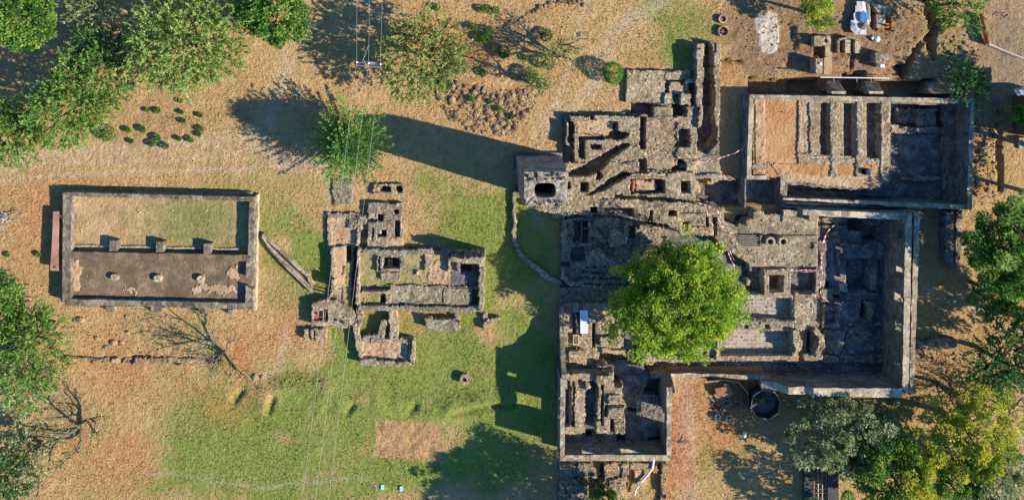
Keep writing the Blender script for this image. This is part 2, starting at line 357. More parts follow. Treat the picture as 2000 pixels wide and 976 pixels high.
def fallen(th, n, seed, mat='cap_pale', rmax=.075):
    """loose stones lying on a ruin's floors, beds and wall tops"""
    pt = np.array([-1 if l['part'] is None else l['part'] for l in LEV]); mine = np.array([p >= 0 and PARTS[p][1] == th for p in pt])
    hh = np.array([l['h'] for l in LEV]); ii, jj = np.nonzero(mine[LV]); rng = np.random.default_rng(seed); cl = vnoise(ii*.06, jj*.06, seed)+.5
    pr = cl**3+.03; pr /= pr.sum(); sel = rng.choice(len(ii), n, p=pr, replace=False); b = MB()
    for q in sel:
        i, j = ii[q], jj[q]; x = GX0+(i+.5)*CS; y = GY0+(j+.5)*CS; z = hh[LV[i, j]]; r = rng.uniform(.05, 1)**2*rmax+.05; k = 6; a0 = rng.uniform(0, 1); el = rng.uniform(.7, 1)
        lo = [(x+r*math.cos(a0+a*math.pi/3)*rng.uniform(.8, 1.15), y+el*r*math.sin(a0+a*math.pi/3)*rng.uniform(.8, 1.15), z-.05) for a in range(k)]
        hi = [(x+.65*(u-x)+rng.uniform(-.02, .02), y+.65*(v-y), z+r*rng.uniform(.7, 1.1)) for u, v, w in lo]
        b.add(lo+hi, [(a, (a+1) % k, k+(a+1) % k, k+a) for a in range(k)]+[tuple(range(k, 2*k))])
    o = b.build('fallen_stones', M[mat], th); o['kind'] = 'stuff'
# ---------------------------------------------------------------- masonry walls with openings
def wall(th, inner, outer, z1, mat, name='wall', z0=-2.6, openings=(), jit=0.045, step=0.6, ztop=None, capmat=None, lab=None, at=None):
    """inner/outer: surveyed top edges (two points each) at height z1; openings: (t0,t1,za,zb) along the wall;
    ztop: list of (t, height) for broken tops"""
    at = z1 if at is None else at
    a0, a1 = [np.array(P(x, y, at)) for x, y in inner]; b0, b1 = [np.array(P(x, y, at)) for x, y in outer]
    Ln = np.linalg.norm(a1-a0); n = max(1, int(Ln/step))
    ts = set(np.round(np.linspace(0, 1, n+1), 4)); 
    for o in openings: ts |= {o[0], o[1]}
    if ztop:
        for t, _ in ztop: ts.add(t)
    ts = sorted(ts); rnd = random.Random(int(abs(a0[0]*100)+abs(a1[1]*10)))
    def top(t):
        return z1 if not ztop else float(np.interp(t, [q[0] for q in ztop], [q[1] for q in ztop]))
    V = []; F = []; mi = []; B = []
    for t in ts:
        ja = np.array([rnd.uniform(-jit, jit), rnd.uniform(-jit, jit)])*0.7; jb = np.array([rnd.uniform(-jit, jit), rnd.uniform(-jit, jit)])*0.7
        B.append((a0+(a1-a0)*t+ja, b0+(b1-b0)*t+jb, top(t)+rnd.uniform(-jit, jit)))
    def ivs(t):
        z = [(z0, None)]
        for o in openings:
            if o[0] <= t <= o[1]: return [(z0, o[2]), (o[3], None)] if o[3] < 90 else [(z0, o[2])]
        return z
    prev = None
    for k in range(len(ts)-1):
        iv = ivs((ts[k]+ts[k+1])/2); nxt = ivs((ts[k+1]+ts[k+2])/2) if k+2 < len(ts) else None
        (pa, pb, pz), (qa, qb, qz) = B[k], B[k+1]
        for lo, hi in iv:
            h0 = pz if hi is None else hi; h1 = qz if hi is None else hi; n0 = len(V)
            V += [(*pa, lo), (*pb, lo), (*qb, lo), (*qa, lo), (*pa, h0), (*pb, h0), (*qb, h1), (*qa, h1)]
            fs = [((4, 5, 6, 7), 1), ((0, 4, 7, 3), 0), ((1, 2, 6, 5), 0), ((0, 3, 2, 1), 0)]
            if iv != prev: fs.append(((0, 1, 5, 4), 0))
            if iv != nxt: fs.append(((3, 7, 6, 2), 0))
            for f, q in fs: F.append(tuple(n0+i for i in f)); mi.append(q)
        prev = iv
    # orient consistently
    o = mesh(name, V, F, [M[mat], M[capmat or mat]], th, mi=mi)
    import bmesh
    bm = bmesh.new(); bm.from_mesh(o.data); bmesh.ops.remove_doubles(bm, verts=bm.verts, dist=0.0005); bmesh.ops.recalc_face_normals(bm, faces=bm.faces); bm.to_mesh(o.data); bm.free()
    if lab: o['label'] = lab
    return o

# ---------------------------------------------------------------- foliage
def leafmesh(C, D, ln, wd, tint, rng):
    n = len(C); r = rng.normal(size=(n, 3)); s = np.cross(D, r); s /= np.linalg.norm(s, axis=1)[:, None]+1e-9
    ln = np.broadcast_to(ln, n)[:, None]*rng.uniform(0.7, 1.3, (n, 1)); wd = np.broadcast_to(wd, n)[:, None]*rng.uniform(0.7, 1.3, (n, 1))
    mid = C+D*ln*0.45; up = np.cross(s, D)*ln*0.12
    V = np.stack([C, mid+s*wd*0.5-up, C+D*ln, mid-s*wd*0.5-up], 1).reshape(-1, 3)
    return V, np.arange(4*n).reshape(-1, 4), np.repeat(np.clip(tint, 0, 1), 4)
def unit(v): return v/(np.linalg.norm(v, axis=1)[:, None]+1e-9)
def lobes(d, rng, k=7, amp=0.25):
    ax = unit(rng.normal(size=(k, 3))); w = rng.uniform(0.4, 1, k)
    r = np.ones(len(d))
    for a, q in zip(ax, w): r += amp*q*np.clip(d@a-0.45, 0, 1)/0.55*1.2
    return r-amp*0.35
def crown(kind, c, R, dens=1.0, seed=1, size=1.0):
    """leaf faces of a crown: kind 'broad' leaf clumps, 'feather' long sprays, 'cone' rising sprays"""
    rng = np.random.default_rng(seed); c = np.array(c, float); R = np.array(R, float)
    area = R[0]*R[1]
    if kind == 'broad':
        nc = int(area*6.5*dens)+12; d = unit(rng.normal(size=(nc, 3))); d[:, 2] = np.abs(d[:, 2])*np.where(rng.random(nc) < 0.82, 1, -0.6)
        rr = rng.uniform(0.25, 1, nc)**0.38*lobes(d, rng, 9, .16); cc = d*R*rr[:, None]*(1+.10*rng.normal(size=(nc, 1))); cr = rng.uniform(0.3, 0.72, nc)*min(1.0, R[0]/2.2)
        nl = 92; tc = rng.uniform(0.05, 0.95, nc)**.8
        e = unit(rng.normal(size=(nc, nl, 3)).reshape(-1, 3)).reshape(nc, nl, 3)
        pts = cc[:, None, :]+e*cr[:, None, None]*rng.uniform(0.55, 1, (nc, nl, 1))*np.array([1, 1, 0.7])
        D = unit((e+rng.normal(size=e.shape)*0.5+d[:, None, :]*0.5).reshape(-1, 3))
        t = (tc[:, None]+rng.normal(size=(nc, nl))*0.13).ravel()
        return leafmesh(pts.reshape(-1, 3)+c, D, 0.25*size, 0.15*size, t, rng)
    if kind == 'ball':
        nl = int(area*2200*dens)+160; e = unit(rng.normal(size=(nl, 3))); e[:, 2] = np.where(rng.random(nl) < .8, np.abs(e[:, 2]), e[:, 2])
        pts = e*R*(rng.uniform(.55, 1, nl)[:, None]**.5)*lobes(e, rng, 6, .25)[:, None]
        return leafmesh(pts+c, unit(e+rng.normal(size=e.shape)*.5), 0.13*size, 0.09*size, .5+rng.normal(size=nl)*.22, rng)
    if kind == 'feather':
        ns = int(area*62*dens)+20; nl = 24; L = 0.85*size
        d = unit(rng.normal(size=(ns, 3))); d[:, 2] = np.abs(d[:, 2])*np.where(rng.random(ns) < 0.85, 1, -0.5)
        rr = rng.uniform(0.08, 1, ns)**0.45*lobes(d, rng, 9, 0.3); base = d*R*rr[:, None]
        dirn = unit(d*np.array([1.1, 1.1, 0.6])+rng.normal(size=(ns, 3))*0.45+np.array([0, 0, 0.25]))
        s = np.linspace(0, 1, nl)[None, :, None]; Ls = (L*rng.uniform(0.5, 1.25, ns))[:, None, None]
        bend = rng.normal(size=(ns, 1, 3))*0.25
        ax = base[:, None, :]+dirn[:, None, :]*s*Ls+bend*s*s*Ls+np.array([0, 0, -0.25])*s*s*Ls
        D = unit((dirn[:, None, :]*1.0+rng.normal(size=(ns, nl, 3))*0.65).reshape(-1, 3))
        t = (rng.uniform(0.1, 0.8, ns)[:, None]+0.25*s[:, :, 0]+rng.normal(size=(ns, nl))*0.08).ravel()
        return leafmesh(ax.reshape(-1, 3)+c, D, 0.2*size, 0.10*size, t, rng)
    if kind == 'cone':       # tiers of long spiky limbs, a star burst from above
        C = []; D = []; T = []; nf_ = int(4200*dens); e = unit(rng.normal(size=(nf_, 3))); hh = rng.uniform(0, 1, nf_); rr_ = R[0]*.72*(1-.75*hh)*rng.uniform(.3, 1, nf_)**.5; C.append(np.stack([e[:, 0]*rr_, e[:, 1]*rr_, -R[2]*.5+hh*1.5*R[2]], 1)); D.append(unit(e+np.array([0, 0, .6]))); T.append(rng.uniform(0, .5, nf_))
        for tier in range(9):
            u = tier/8; nb = int(round((13-8*u)*dens)); zt = -R[2]*.55+u*1.6*R[2]
            for q in range(nb):
                a = 2*np.pi*(q+rng.uniform(-.32, .32))/nb+tier*.7; ln = R[0]*(1-u*.80)*rng.uniform(.72, 1.1)
                dv = np.array([np.cos(a), np.sin(a), 0]); side = np.array([-dv[1], dv[0], 0]); k = int(ln/.035); s = np.sort(rng.uniform(.1, 1, k))
                off = np.where(rng.random(k) < .45, 0, rng.uniform(-1, 1, k))*.30*(1-s)**.4*min(1, ln/2)
                off = np.round(off/.11)*.11
                pp = dv*(s*ln+np.abs(off)*.5)[:, None]+side*off[:, None]+np.array([0, 0, 1])*(zt+.45*ln*s**1.7-.1*ln*s)[:, None]+rng.normal(size=(k, 3))*.025
                C.append(pp); D.append(unit(dv*1.0+side*np.sign(off)[:, None]*.55+rng.normal(size=(k, 3))*.35+np.array([0, 0, .45]))); T.append(.15+.6*s+rng.normal(size=k)*.1+rng.uniform(-.12, .12))
        return leafmesh(np.concatenate(C)+c, np.concatenate(D), .19*size, .09*size, np.concatenate(T), rng)
def tree(name, label, px, py, hc, R, kind, mat, seed, dens=1.0, size=1.0, cat='tree', trunk=True, group=None, rx=1.0, limbs=5):
    x, y = P(px, py, hc); r = R/20.0*(CAMH-hc)/CAMH
    r *= {'ball': .62 if r < .5 else .8, 'broad': .90, 'feather': 1, 'cone': 1}[kind]; r = r-0.42*size if kind == 'feather' and r > 1.2 else r
    th = thing(name, label, cat, (x, y, 0), group); rz = min(hc*0.85, r*(1.0 if kind == 'cone' else 0.8 if kind == 'ball' else 0.55))
    V, F, t = crown(kind, (x, y, hc), (r*rx, r/rx, rz), dens, seed, size)
    mesh('crown' if cat == 'tree' else 'foliage', V, F, M[mat], th, attr={'tint': t})
    if trunk:
        rnd = random.Random(seed); b = MB(); tr = 0.08+r*0.045
        hb = hc-rz*0.3
        b.tube([(x, y, -0.3), (x+0.05, y, hb*0.5), (x-0.04, y+0.05, hb), (x, y, hc+rz*0.5)], [tr*1.3, tr, tr*0.8, tr*0.2], 8)
        for k in range(limbs):
            a = 2*math.pi*k/limbs+rnd.uniform(-.4, .4); q = r*rnd.uniform(0.55, 0.85)
            b.tube([(x, y, hb*rnd.uniform(0.6, 1)), (x+q*0.5*math.cos(a), y+q*0.5*math.sin(a), hc-rz*0.1), (x+q*math.cos(a), y+q*math.sin(a), hc+rz*0.25)], [tr*0.55, tr*0.35, tr*0.1], 6)
        b.build('trunk', M['bark'], th, True)
    return th
def branches(b, p, d, ln, r, depth, rnd, tips, spread=0.7):
    pts = [p]; rr = [r]; q = Vector(p); dd = Vector(d).normalized()
    for k in range(3):
        dd = (dd+Vector((rnd.uniform(-.25, .25), rnd.uniform(-.25, .25), rnd.uniform(-.12, .2)))).normalized()
        q = q+dd*ln/3; pts.append(tuple(q)); rr.append(r*(1-0.17*(k+1)))
    b.tube(pts, rr, 6 if depth > 1 else 4)
    tips.append((tuple(q), tuple(dd), depth))
    if depth > 0:
        for k in range(rnd.choice((2, 3, 3))):
            nd = (dd+Vector((rnd.uniform(-1, 1), rnd.uniform(-1, 1), rnd.uniform(-.3, .6)))*spread).normalized()
            branches(b, pts[rnd.choice((2, 3))], nd, ln*rnd.uniform(0.62, 0.85), r*0.56, depth-1, rnd, tips, spread)
def sparse_tree(name, label, bx, by, stems, mat, seed, leaf=14, depth=3, bark='bark', r0=0.16, z0=0, lsz=1.0, group=None):
    """stems: list of (direction, length)"""
    x, y = P(bx, by); th = thing(name, label, 'tree', (x, y, z0), group); rnd = random.Random(seed); b = MB(); tips = []
    for d, ln in stems: branches(b, (x, y, z0-0.1), d, ln, r0, depth, rnd, tips)
    b.build('trunk', M[bark], th, True)
    rng = np.random.default_rng(seed); C = []; D = []
    for p, d, k in tips:
        if k > 1 or leaf == 0: continue
        n = leaf; e = rng.normal(size=(n, 3))*0.28; C.append(np.array(p)+e); D.append(unit(e+np.array(d)*0.4+rng.normal(size=(n, 3))*.1))
    if C:
        C = np.concatenate(C); D = np.concatenate(D)
        V, F, t = leafmesh(C, D, 0.26*lsz, 0.09*lsz, rng.uniform(0, 1, len(C)), rng)
        mesh('crown', V, F, M[mat], th, attr={'tint': t})
    return th
M['lime'] = leaf_mat('lime_leaves', (0.12, 0.28, 0.025), (0.34, 0.50, 0.045), (0.58, 0.64, 0.07), .45)
M['green'] = leaf_mat('green_leaves', (0.035, 0.12, 0.02), (0.14, 0.30, 0.045), (0.32, 0.46, 0.09))
M['deep'] = leaf_mat('deep_green_leaves', (0.02, 0.09, 0.03), (0.07, 0.20, 0.05), (0.16, 0.32, 0.09))
M['sage'] = leaf_mat('sage_leaves', (0.09, 0.16, 0.05), (0.27, 0.34, 0.13), (0.52, 0.56, 0.29))
M['olive'] = leaf_mat('olive_leaves', (0.12, 0.18, 0.04), (0.27, 0.34, 0.09), (0.46, 0.48, 0.16))
M['fresh'] = leaf_mat('fresh_leaves', (0.08, 0.18, 0.03), (0.24, 0.38, 0.08), (0.46, 0.54, 0.17))
M['pine'] = leaf_mat('pine_leaves', (0.05, 0.15, 0.025), (0.16, 0.32, 0.06), (0.36, 0.52, 0.15))
M['gold'] = leaf_mat('golden_leaves', (0.09, 0.19, 0.02), (0.33, 0.40, 0.04), (0.68, 0.60, 0.06))
M['vivid'] = leaf_mat('vivid_leaves', (0.05, 0.16, 0.015), (0.13, 0.32, 0.03), (0.26, 0.45, 0.05))
# ================================================================ RUINS
def base_of(px, py): x, y = P(px, py); return (x, y, 0)
# ---- long walled enclosure in the west
A = thing('ruined_building', 'long roofless walled enclosure with a turf room above a dark paved room', 'ruined building', base_of(310, 490))
T = 1.2
wall(A, [(140, 383.5), (487, 393)], [(123, 375.5), (498, 385)], T, 'oldconc', 'wall', capmat='oldconc')
wall(A, [(140, 384), (137, 584)], [(123, 376), (121, 592)], T, 'oldconc', 'wall')
wall(A, [(137, 584), (480, 592)], [(122, 595), (494, 604)], T, 'oldconc', 'wall')
wall(A, [(487, 393), (484, 500)], [(497, 386), (496, 502)], T, 'oldconc', 'wall')
wall(A, [(481, 502), (479, 592)], [(496, 502), (494, 603)], T, 'oldconc', 'wall', openings=((0.44, 0.62, 0.6, 99),))
wall(A, [(138, 491.5), (484, 498)], [(138, 504.5), (484, 510)], T-0.02, 'slab', 'wall', lab='low stained wall dividing the two rooms')
wall(A, [(499, 381), (496, 606)], [(503.5, 380), (500, 606)], 0.55, 'cap_pale', 'ledge')
paint(A, (128, 378, 490, 496), 0.34, 'turfg', 'turf_floor', rough=0.04, wob=0, at=1.0)
paint(A, (128, 496, 490, 600), 0.62, 'slab', 'paved_floor', rough=0.015, wob=0, at=1.0)
paint(A, (139, 509, 156, 572), 0.66, 'sand', 'earth_patch', rough=0.05, at=0.7, wob=.3)
paint(A, [(236, 571), (244, 565), (256, 563), (268, 567), (272, 573)], 0.66, 'sand', 'earth_patch', rough=0.05, at=0.7, wob=.3)
paint(A, [(455, 512), (470, 520), (462, 545), (448, 540), (446, 528)], 0.66, 'sand', 'earth_patch', rough=0.05, at=0.7, wob=.4)
paint(A, [(375, 560), (420, 556), (462, 560), (462, 574), (370, 574)], 0.65, 'sand', 'earth_patch', rough=0.06, at=0.7, wob=.4)
paint(A, [(140, 478.5), (466, 485), (466, 488.5), (140, 482)], 0.5, 'cap_pale', 'kerb', rough=0.01, wob=0, at=0.5)
for x, y in ((221, 480), (312, 482), (404.5, 486)):
    b = MB(); (x0, y0) = P(x, y, 1.15); b.box(x0, y0, 0.3, 1.16, 0.68, 1.0, -0.02); b.build('pier', M['oldconc'], A)
for x, y in ((225, 541), (309, 543), (393, 544)):
    b = MB(); (x0, y0) = P(x, y, 0.8); b.ring(x0, y0, 0.55, 1.0, 0.08, 0.36, 14, jit=0.04); b.build('column_base', M['cap'], A)
for x, y, w in ((215, 606, 13), (307, 607, 21), (395, 609, 12), (452, 612, 9)):
    (x0, y0) = P(x, y, 0.8); b = MB(); hw = w/40
    b.prism([(x0-hw, y0-0.45), (x0+hw, y0-0.45), (x0+hw, y0+0.45), (x0-hw, y0+0.45)], -0.2, 1.0, poly1=[(x0-hw, y0-0.1), (x0+hw, y0-0.1), (x0+hw, y0+0.45), (x0-hw, y0+0.45)]); b.build('buttress', M['oldconc'], A)
# ---- low dry stone wall south of it
B = thing('stone_wall', 'low broken stone wall running below the western enclosure', 'stone wall', base_of(280, 703))
rubble_fill(B, [(132, 697), (232, 699), (232, 708), (132, 708)], 0.22, 0.12, 'rock', 'wall')
rubble_fill(B, [(240, 700), (300, 696), (400, 702), (432, 696), (430, 708), (380, 711), (240, 710)], 0.22, 0.22, 'rock', 'wall', seed=3)
# ---- pad and small kiln north of the middle ruin
PD = thing('stone_pad', 'rough square stone pad under the power lines beside the kiln', 'stone platform', base_of(668, 375))
paint(PD, (650, 350, 688, 400), 0.16, 'rubble_grey', 'paving', rough=0.10)
KD = thing('small_kiln', 'small oblong stone kiln pit with a round hole at its right end', 'kiln', base_of(758, 369))
paint(KD, [(729, 361), (733, 358), (788, 358), (790, 364), (789, 378), (780, 381), (731, 378), (728, 372)], 0.35, 'rubble', 'rim')
paint(KD, (733, 362, 762, 375), -0.2, 'dark', 'pit', at=0.35, wob=0.03); paint(KD, (734, 364, 741, 373), 0.3, 'rubble', 'block')
paint(KD, (744, 364, 764, 374), -0.7, 'dark', 'pit', at=0.35, wob=0.02)
kx = [(779.5+7*math.cos(a*0.6), 370+7*math.sin(a*0.6)) for a in range(10)]; paint(KD, kx, -0.7, 'dark', 'pit', at=0.35, wob=0.0)
# ---- middle ruin
C = thing('ruined_furnace_house', 'middle ruin of low stone walls, sunken pits and a tall broken corner', 'ruined building', base_of(800, 545))
def c(pts, h, mat, name='wall', **k): return paint(C, pts, h, mat, name, **k)
c((641, 417, 725, 430), 0.32, 'rubble'); c((640, 424, 650, 486), 0.32, 'rubble'); c((649, 427, 698, 479), 0.12, 'sand', 'floor', rough=0.05)
c((684, 428, 707, 448), 0.42, 'rubble_grey', 'rubble'); c((697, 420, 726, 436), 0.45, 'rubble')
c((718, 397, 786, 434), 0.55, 'rubble_grey', 'oven_block'); c((717, 430, 785, 466), 0.55, 'rubble_grey', 'oven_block'); c((717, 465, 758, 487), 0.35, 'pave', 'paving'); c((758, 466, 786, 486), 0.15, 'sand', 'floor')
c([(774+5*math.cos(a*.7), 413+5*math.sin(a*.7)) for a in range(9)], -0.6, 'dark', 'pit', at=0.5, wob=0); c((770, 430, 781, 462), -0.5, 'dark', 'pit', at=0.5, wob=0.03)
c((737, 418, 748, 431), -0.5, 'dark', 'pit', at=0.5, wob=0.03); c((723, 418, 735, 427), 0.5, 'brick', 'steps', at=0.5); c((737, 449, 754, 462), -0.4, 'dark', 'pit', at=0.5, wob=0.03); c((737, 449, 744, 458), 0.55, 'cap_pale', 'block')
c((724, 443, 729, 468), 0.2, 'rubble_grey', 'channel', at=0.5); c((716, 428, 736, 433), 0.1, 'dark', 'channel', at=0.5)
# west rooms
c((645, 480, 700, 640), 0.35, 'turfm', 'floor', rough=0.06); c((653, 482, 674, 560), 0.42, 'sand', 'floor', rough=0.05)
c((646, 484, 653, 545), 0.8, 'rubble'); c((645, 545, 654, 598), 1.35, 'rubble')
c((697, 448, 705, 488), 0.5, 'rubble'); c((701, 450, 716, 488), -0.1, 'dark', 'pit', at=0.4)
c((676, 479, 687, 512), -0.6, 'dark', 'pit', at=0.4, wob=0.03); c((652, 478, 700, 483), 0.1, 'dark', 'channel', at=0.4)
c((673, 512, 684, 560), 0.4, 'turfm', 'floor'); c((666, 519, 671, 535), -0.1, 'dark', 'pit', at=0.4)
c([(688, 488), (698, 484), (698, 560), (695, 632), (684, 630), (685, 560)], -0.6, 'dark', 'corridor', at=0.8, wob=0.08)
c([(698, 486), (708, 486), (707, 634), (694, 634), (697, 560)], 0.9, 'rubble')
c((650, 562, 668, 595), 0.3, 'pave', 'floor', at=0.4)
# main room
c((705, 488, 940, 565), 0.42, 'turfm', 'floor', rough=0.07); c([(862, 505), (882, 515), (915, 545), (915, 562), (850, 562), (835, 545), (840, 520)], 0.45, 'sand', 'floor', rough=0.12)
c((704, 487, 846, 497), 0.75, 'rubble_grey'); c((829, 496, 842, 528), 0.7, 'rubble'); c((846, 490, 885, 498), 0.75, 'rubble_grey')
c((736, 497, 789, 531), 0.75, 'rubble_grey', 'pit_frame'); c((748, 502, 778, 524), -0.7, 'dark', 'pit', at=0.7, wob=0.02); c((740, 498, 744, 527), 0.2, 'cap', 'channel', at=0.6)
c((778, 498, 781, 524), 0.2, 'cap', 'ledge', at=0.3); c((758, 509, 766, 520), 0.0, 'cap_pale', 'grate', at=0.1, wob=0); c((761, 511, 764, 518), -0.6, 'dark', 'grate_gap', at=0.1, wob=0)
c((743, 532, 781, 547), 0.7, 'rubble_grey', 'block')
c([(812, 530), (819, 530), (820, 538), (812, 539)], 0.65, 'cap_pale', 'stone')
c((873, 502, 880, 534), 0.9, 'rubble'); c((880, 502, 935, 560), 0.45, 'dark', 'floor', at=0.5, wob=0.1); c((898, 514, 922, 530), -0.9, 'dark', 'pit', at=0.5, wob=0.02)
c((893, 510, 899, 532), 0.9, 'masonry', 'ledge')
c((757, 558, 922, 594), 0.62, 'pave', 'paving', rough=0.08); c((705, 558, 762, 596), 0.5, 'turfm', 'floor', rough=0.06)
c((705, 559, 759, 569), 0.05, 'dark', 'channel', at=0.5); c((705, 569, 760, 573), 0.8, 'rubble'); c((752, 572, 762, 594), 0.75, 'rubble'); c((742, 577, 752, 592), -0.2, 'dark', 'pit', at=0.5)  # the dark channel here stands in for a cast shadow strip
c((865, 562, 922, 594), 0.7, 'pave', 'paving'); c([(697, 596), (943, 600), (943, 610), (697, 606)], 0.95, 'rubble_grey')
c((936, 512, 946, 608), 1.25, 'rubble'); c((935, 512, 946, 522), 2.5, 'rubble', at=2.5); c((936, 523, 946, 536), 2.0, 'rubble', at=2.0); c((936, 536, 946, 552), 1.6, 'rubble', at=1.6)
c([(907, 503), (945, 502), (945, 513), (909, 514)], 3.1, 'rubble', 'broken_corner', gx=0.0, gy=0.0, lab='tall broken corner of the wall')
c([(880, 502), (908, 505), (908, 513), (882, 510)], 1.7, 'rubble')
# spurs and the lower room
c((760, 604, 777, 668), 0.8, 'rubble'); c([(745, 625), (758, 625), (752, 642), (744, 668), (728, 670), (732, 657), (740, 645)], 0.75, 'rubble')
c((707, 655, 742, 668), 0.7, 'rubble'); c((725, 661, 810, 671), 0.75, 'rubble'); c([(684, 632), (705, 634), (700, 650), (709, 668), (711, 706), (702, 708), (697, 680), (690, 655)], 0.7, 'rubble')
c((709, 668, 803, 708), 0.45, 'sand', 'floor', rough=0.14, sc=0.6); c((802, 662, 810, 713), 1.0, 'rubble'); c([(703, 701), (808, 708), (808, 715), (703, 711)], 0.85, 'rubble')
# west ovens
c([(608, 592), (641, 584), (660, 588), (692, 606), (700, 634), (680, 637), (608, 638)], 0.85, 'rubble'); c((613, 606, 631, 623), 0.6, 'redbrick', 'bricks'); c((616, 609, 622, 614), 0.9, 'redbrick', 'bricks'); c((632, 606, 640, 628), -0.3, 'dark', 'pit', at=0.8)
c((593, 643, 638, 664), 0.5, 'rubble_pink', 'platform'); c((602, 644, 606, 664), 0.2, 'rubble_pink', 'channel', at=0.4); c((610, 644, 613, 664), 0.25, 'rubble_pink', 'channel', at=0.4)
c([(652, 622), (672, 624), (670, 628), (654, 627)], 0.3, 'dark', 'pit', at=0.8)
# free-standing masonry block, fragment and well
F1 = thing('masonry_block', 'free standing oblong stone block on the grass below the middle ruin', 'stone block', base_of(864, 634)); paint(F1, [(829, 620), (862, 622), (899, 623), (899, 647), (832, 642)], 0.7, 'rubble_grey', 'masonry', rough=0.1); paint(F1, [(886, 612), (893, 610), (900, 624), (890, 626)], 0.5, 'rubble', 'step')
F2 = thing('wall_fragment', 'small broken wall fragment on bare earth right of the middle ruin', 'wall fragment', base_of(955, 628)); paint(F2, [(940, 634), (945, 625), (974, 618), (976, 624), (958, 630), (948, 644)], 0.5, 'rubble', 'masonry'); paint(F2, (942, 610, 950, 626), 0.35, 'rubble', 'masonry')
F3 = thing('stone_well', 'small round stone well head alone on the lawn', 'well', base_of(908, 741)); x0, y0 = P(908, 741, .45); b = MB(); b.ring(x0, y0, -0.1, 0.5, 0.2, 0.52, 14, jit=0.06); b.build('ring', M['rubble'], F3); b = MB(); b.ring(x0, y0, -0.05, 0.12, 0.0, 0.3, 10); b.build('fill', M['dark'], F3)
# ---- stone channel curving across the turf
Q = thing('stone_channel', 'long curved stone water channel leading to the middle ruin', 'water channel', base_of(560, 525))
left = [(511, 462), (521, 484), (539, 506), (559, 527), (580, 547), (607, 573)]; right = [(513, 458), (530, 474), (545, 488), (562, 504), (581, 522), (600, 538), (611, 558)]
paint(Q, left+right[::-1], 0.25, 'slab', 'channel_bed', rough=0.03, wob=0.02, at=0.5)
def strip(pts, w, h, mat, name):
    V = []; pp = [np.array(P(x, y, h)) for x, y in pts]
    b = MB(); L_ = []; R_ = []
    for i, p in enumerate(pp):
        d = pp[min(i+1, len(pp)-1)]-pp[max(i-1, 0)]; d /= np.linalg.norm(d); n = np.array([-d[1], d[0]])*w/2; L_.append(tuple(p+n)); R_.append(tuple(p-n))
    b.prism(L_+R_[::-1], -0.6, h); return b
strip([(x+3, y-3) for x, y in left], 0.22, 0.55, 'cap', '').build('side_wall', M['cap'], Q); strip(right, 0.24, 0.58, 'cap', '').build('side_wall', M['cap'], Q); strip([(l[0]*.62+r[0]*.38, l[1]*.5+r[1]*.5+2) for l, r in zip(left, right)], 0.1, 0.6, 'cap_pale', '').build('rib', M['cap_pale'], Q)
# ---- garden wall west of the tower
G = thing('garden_wall', 'thin curving rubble wall round the shaded garden under the chimney', 'stone wall', base_of(1010, 460))
paint(G, [(1000, 376), (1007, 376), (1008, 470), (1016, 492), (1034, 508), (1062, 532), (1096, 548), (1096, 556), (1058, 540), (1030, 516), (1010, 496), (1001, 472)], 0.35, 'rubble', 'wall')
# ---- north ruins: platforms, slots, diagonal flues
D = thing('ruined_boiling_house', 'large stone platform ruin right of the chimney cut by slots and diagonal flues', 'ruined building', base_of(1250, 300))
def d(pts, h, mat, name='wall', **k): return paint(D, pts, h, mat, name, **k)
N1 = 0.95
d((1222, 137, 1300, 201), 0.35, 'rubble', 'paving', rough=0.12); d((1298, 139, 1347, 156), 0.4, 'rubble', 'paving')
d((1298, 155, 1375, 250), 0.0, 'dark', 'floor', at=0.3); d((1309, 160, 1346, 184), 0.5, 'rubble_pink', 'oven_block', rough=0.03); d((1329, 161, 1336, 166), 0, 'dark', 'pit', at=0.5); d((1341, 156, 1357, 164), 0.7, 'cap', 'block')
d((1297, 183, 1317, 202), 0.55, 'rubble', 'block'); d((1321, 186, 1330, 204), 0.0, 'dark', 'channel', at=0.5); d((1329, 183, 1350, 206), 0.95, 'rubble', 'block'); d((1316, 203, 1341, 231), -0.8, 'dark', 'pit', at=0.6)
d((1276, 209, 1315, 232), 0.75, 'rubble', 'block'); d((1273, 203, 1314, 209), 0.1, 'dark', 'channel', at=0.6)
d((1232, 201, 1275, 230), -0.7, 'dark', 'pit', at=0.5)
d([(1360, 95), (1375, 95), (1371, 250), (1360, 250)], 1.15, 'rubble', 'wall'); d([(1357, 85), (1374, 86), (1376, 96), (1360, 96)], 1.0, 'rubble_pink'); d((1341, 208, 1362, 250), 0.85, 'rubble', 'block')
d([(1374, 100), (1386, 84), (1396, 84), (1395, 190), (1395, 236), (1405, 262), (1398, 282), (1384, 300), (1362, 290), (1361, 250), (1371, 245)], -0.9, 'dark', 'trench', at=0.9, wob=0.04)
d([(1394, 84), (1406, 86), (1406, 240), (1396, 236)], 1.0, 'rubble'); d([(1397, 238), (1405, 236), (1406, 345), (1360, 348), (1358, 292), (1380, 302), (1404, 280)], 0.75, 'pave', 'apron', rough=0.05); d([(1386, 82), (1398, 83), (1396, 104), (1394, 104)], 0.9, 'rubble')
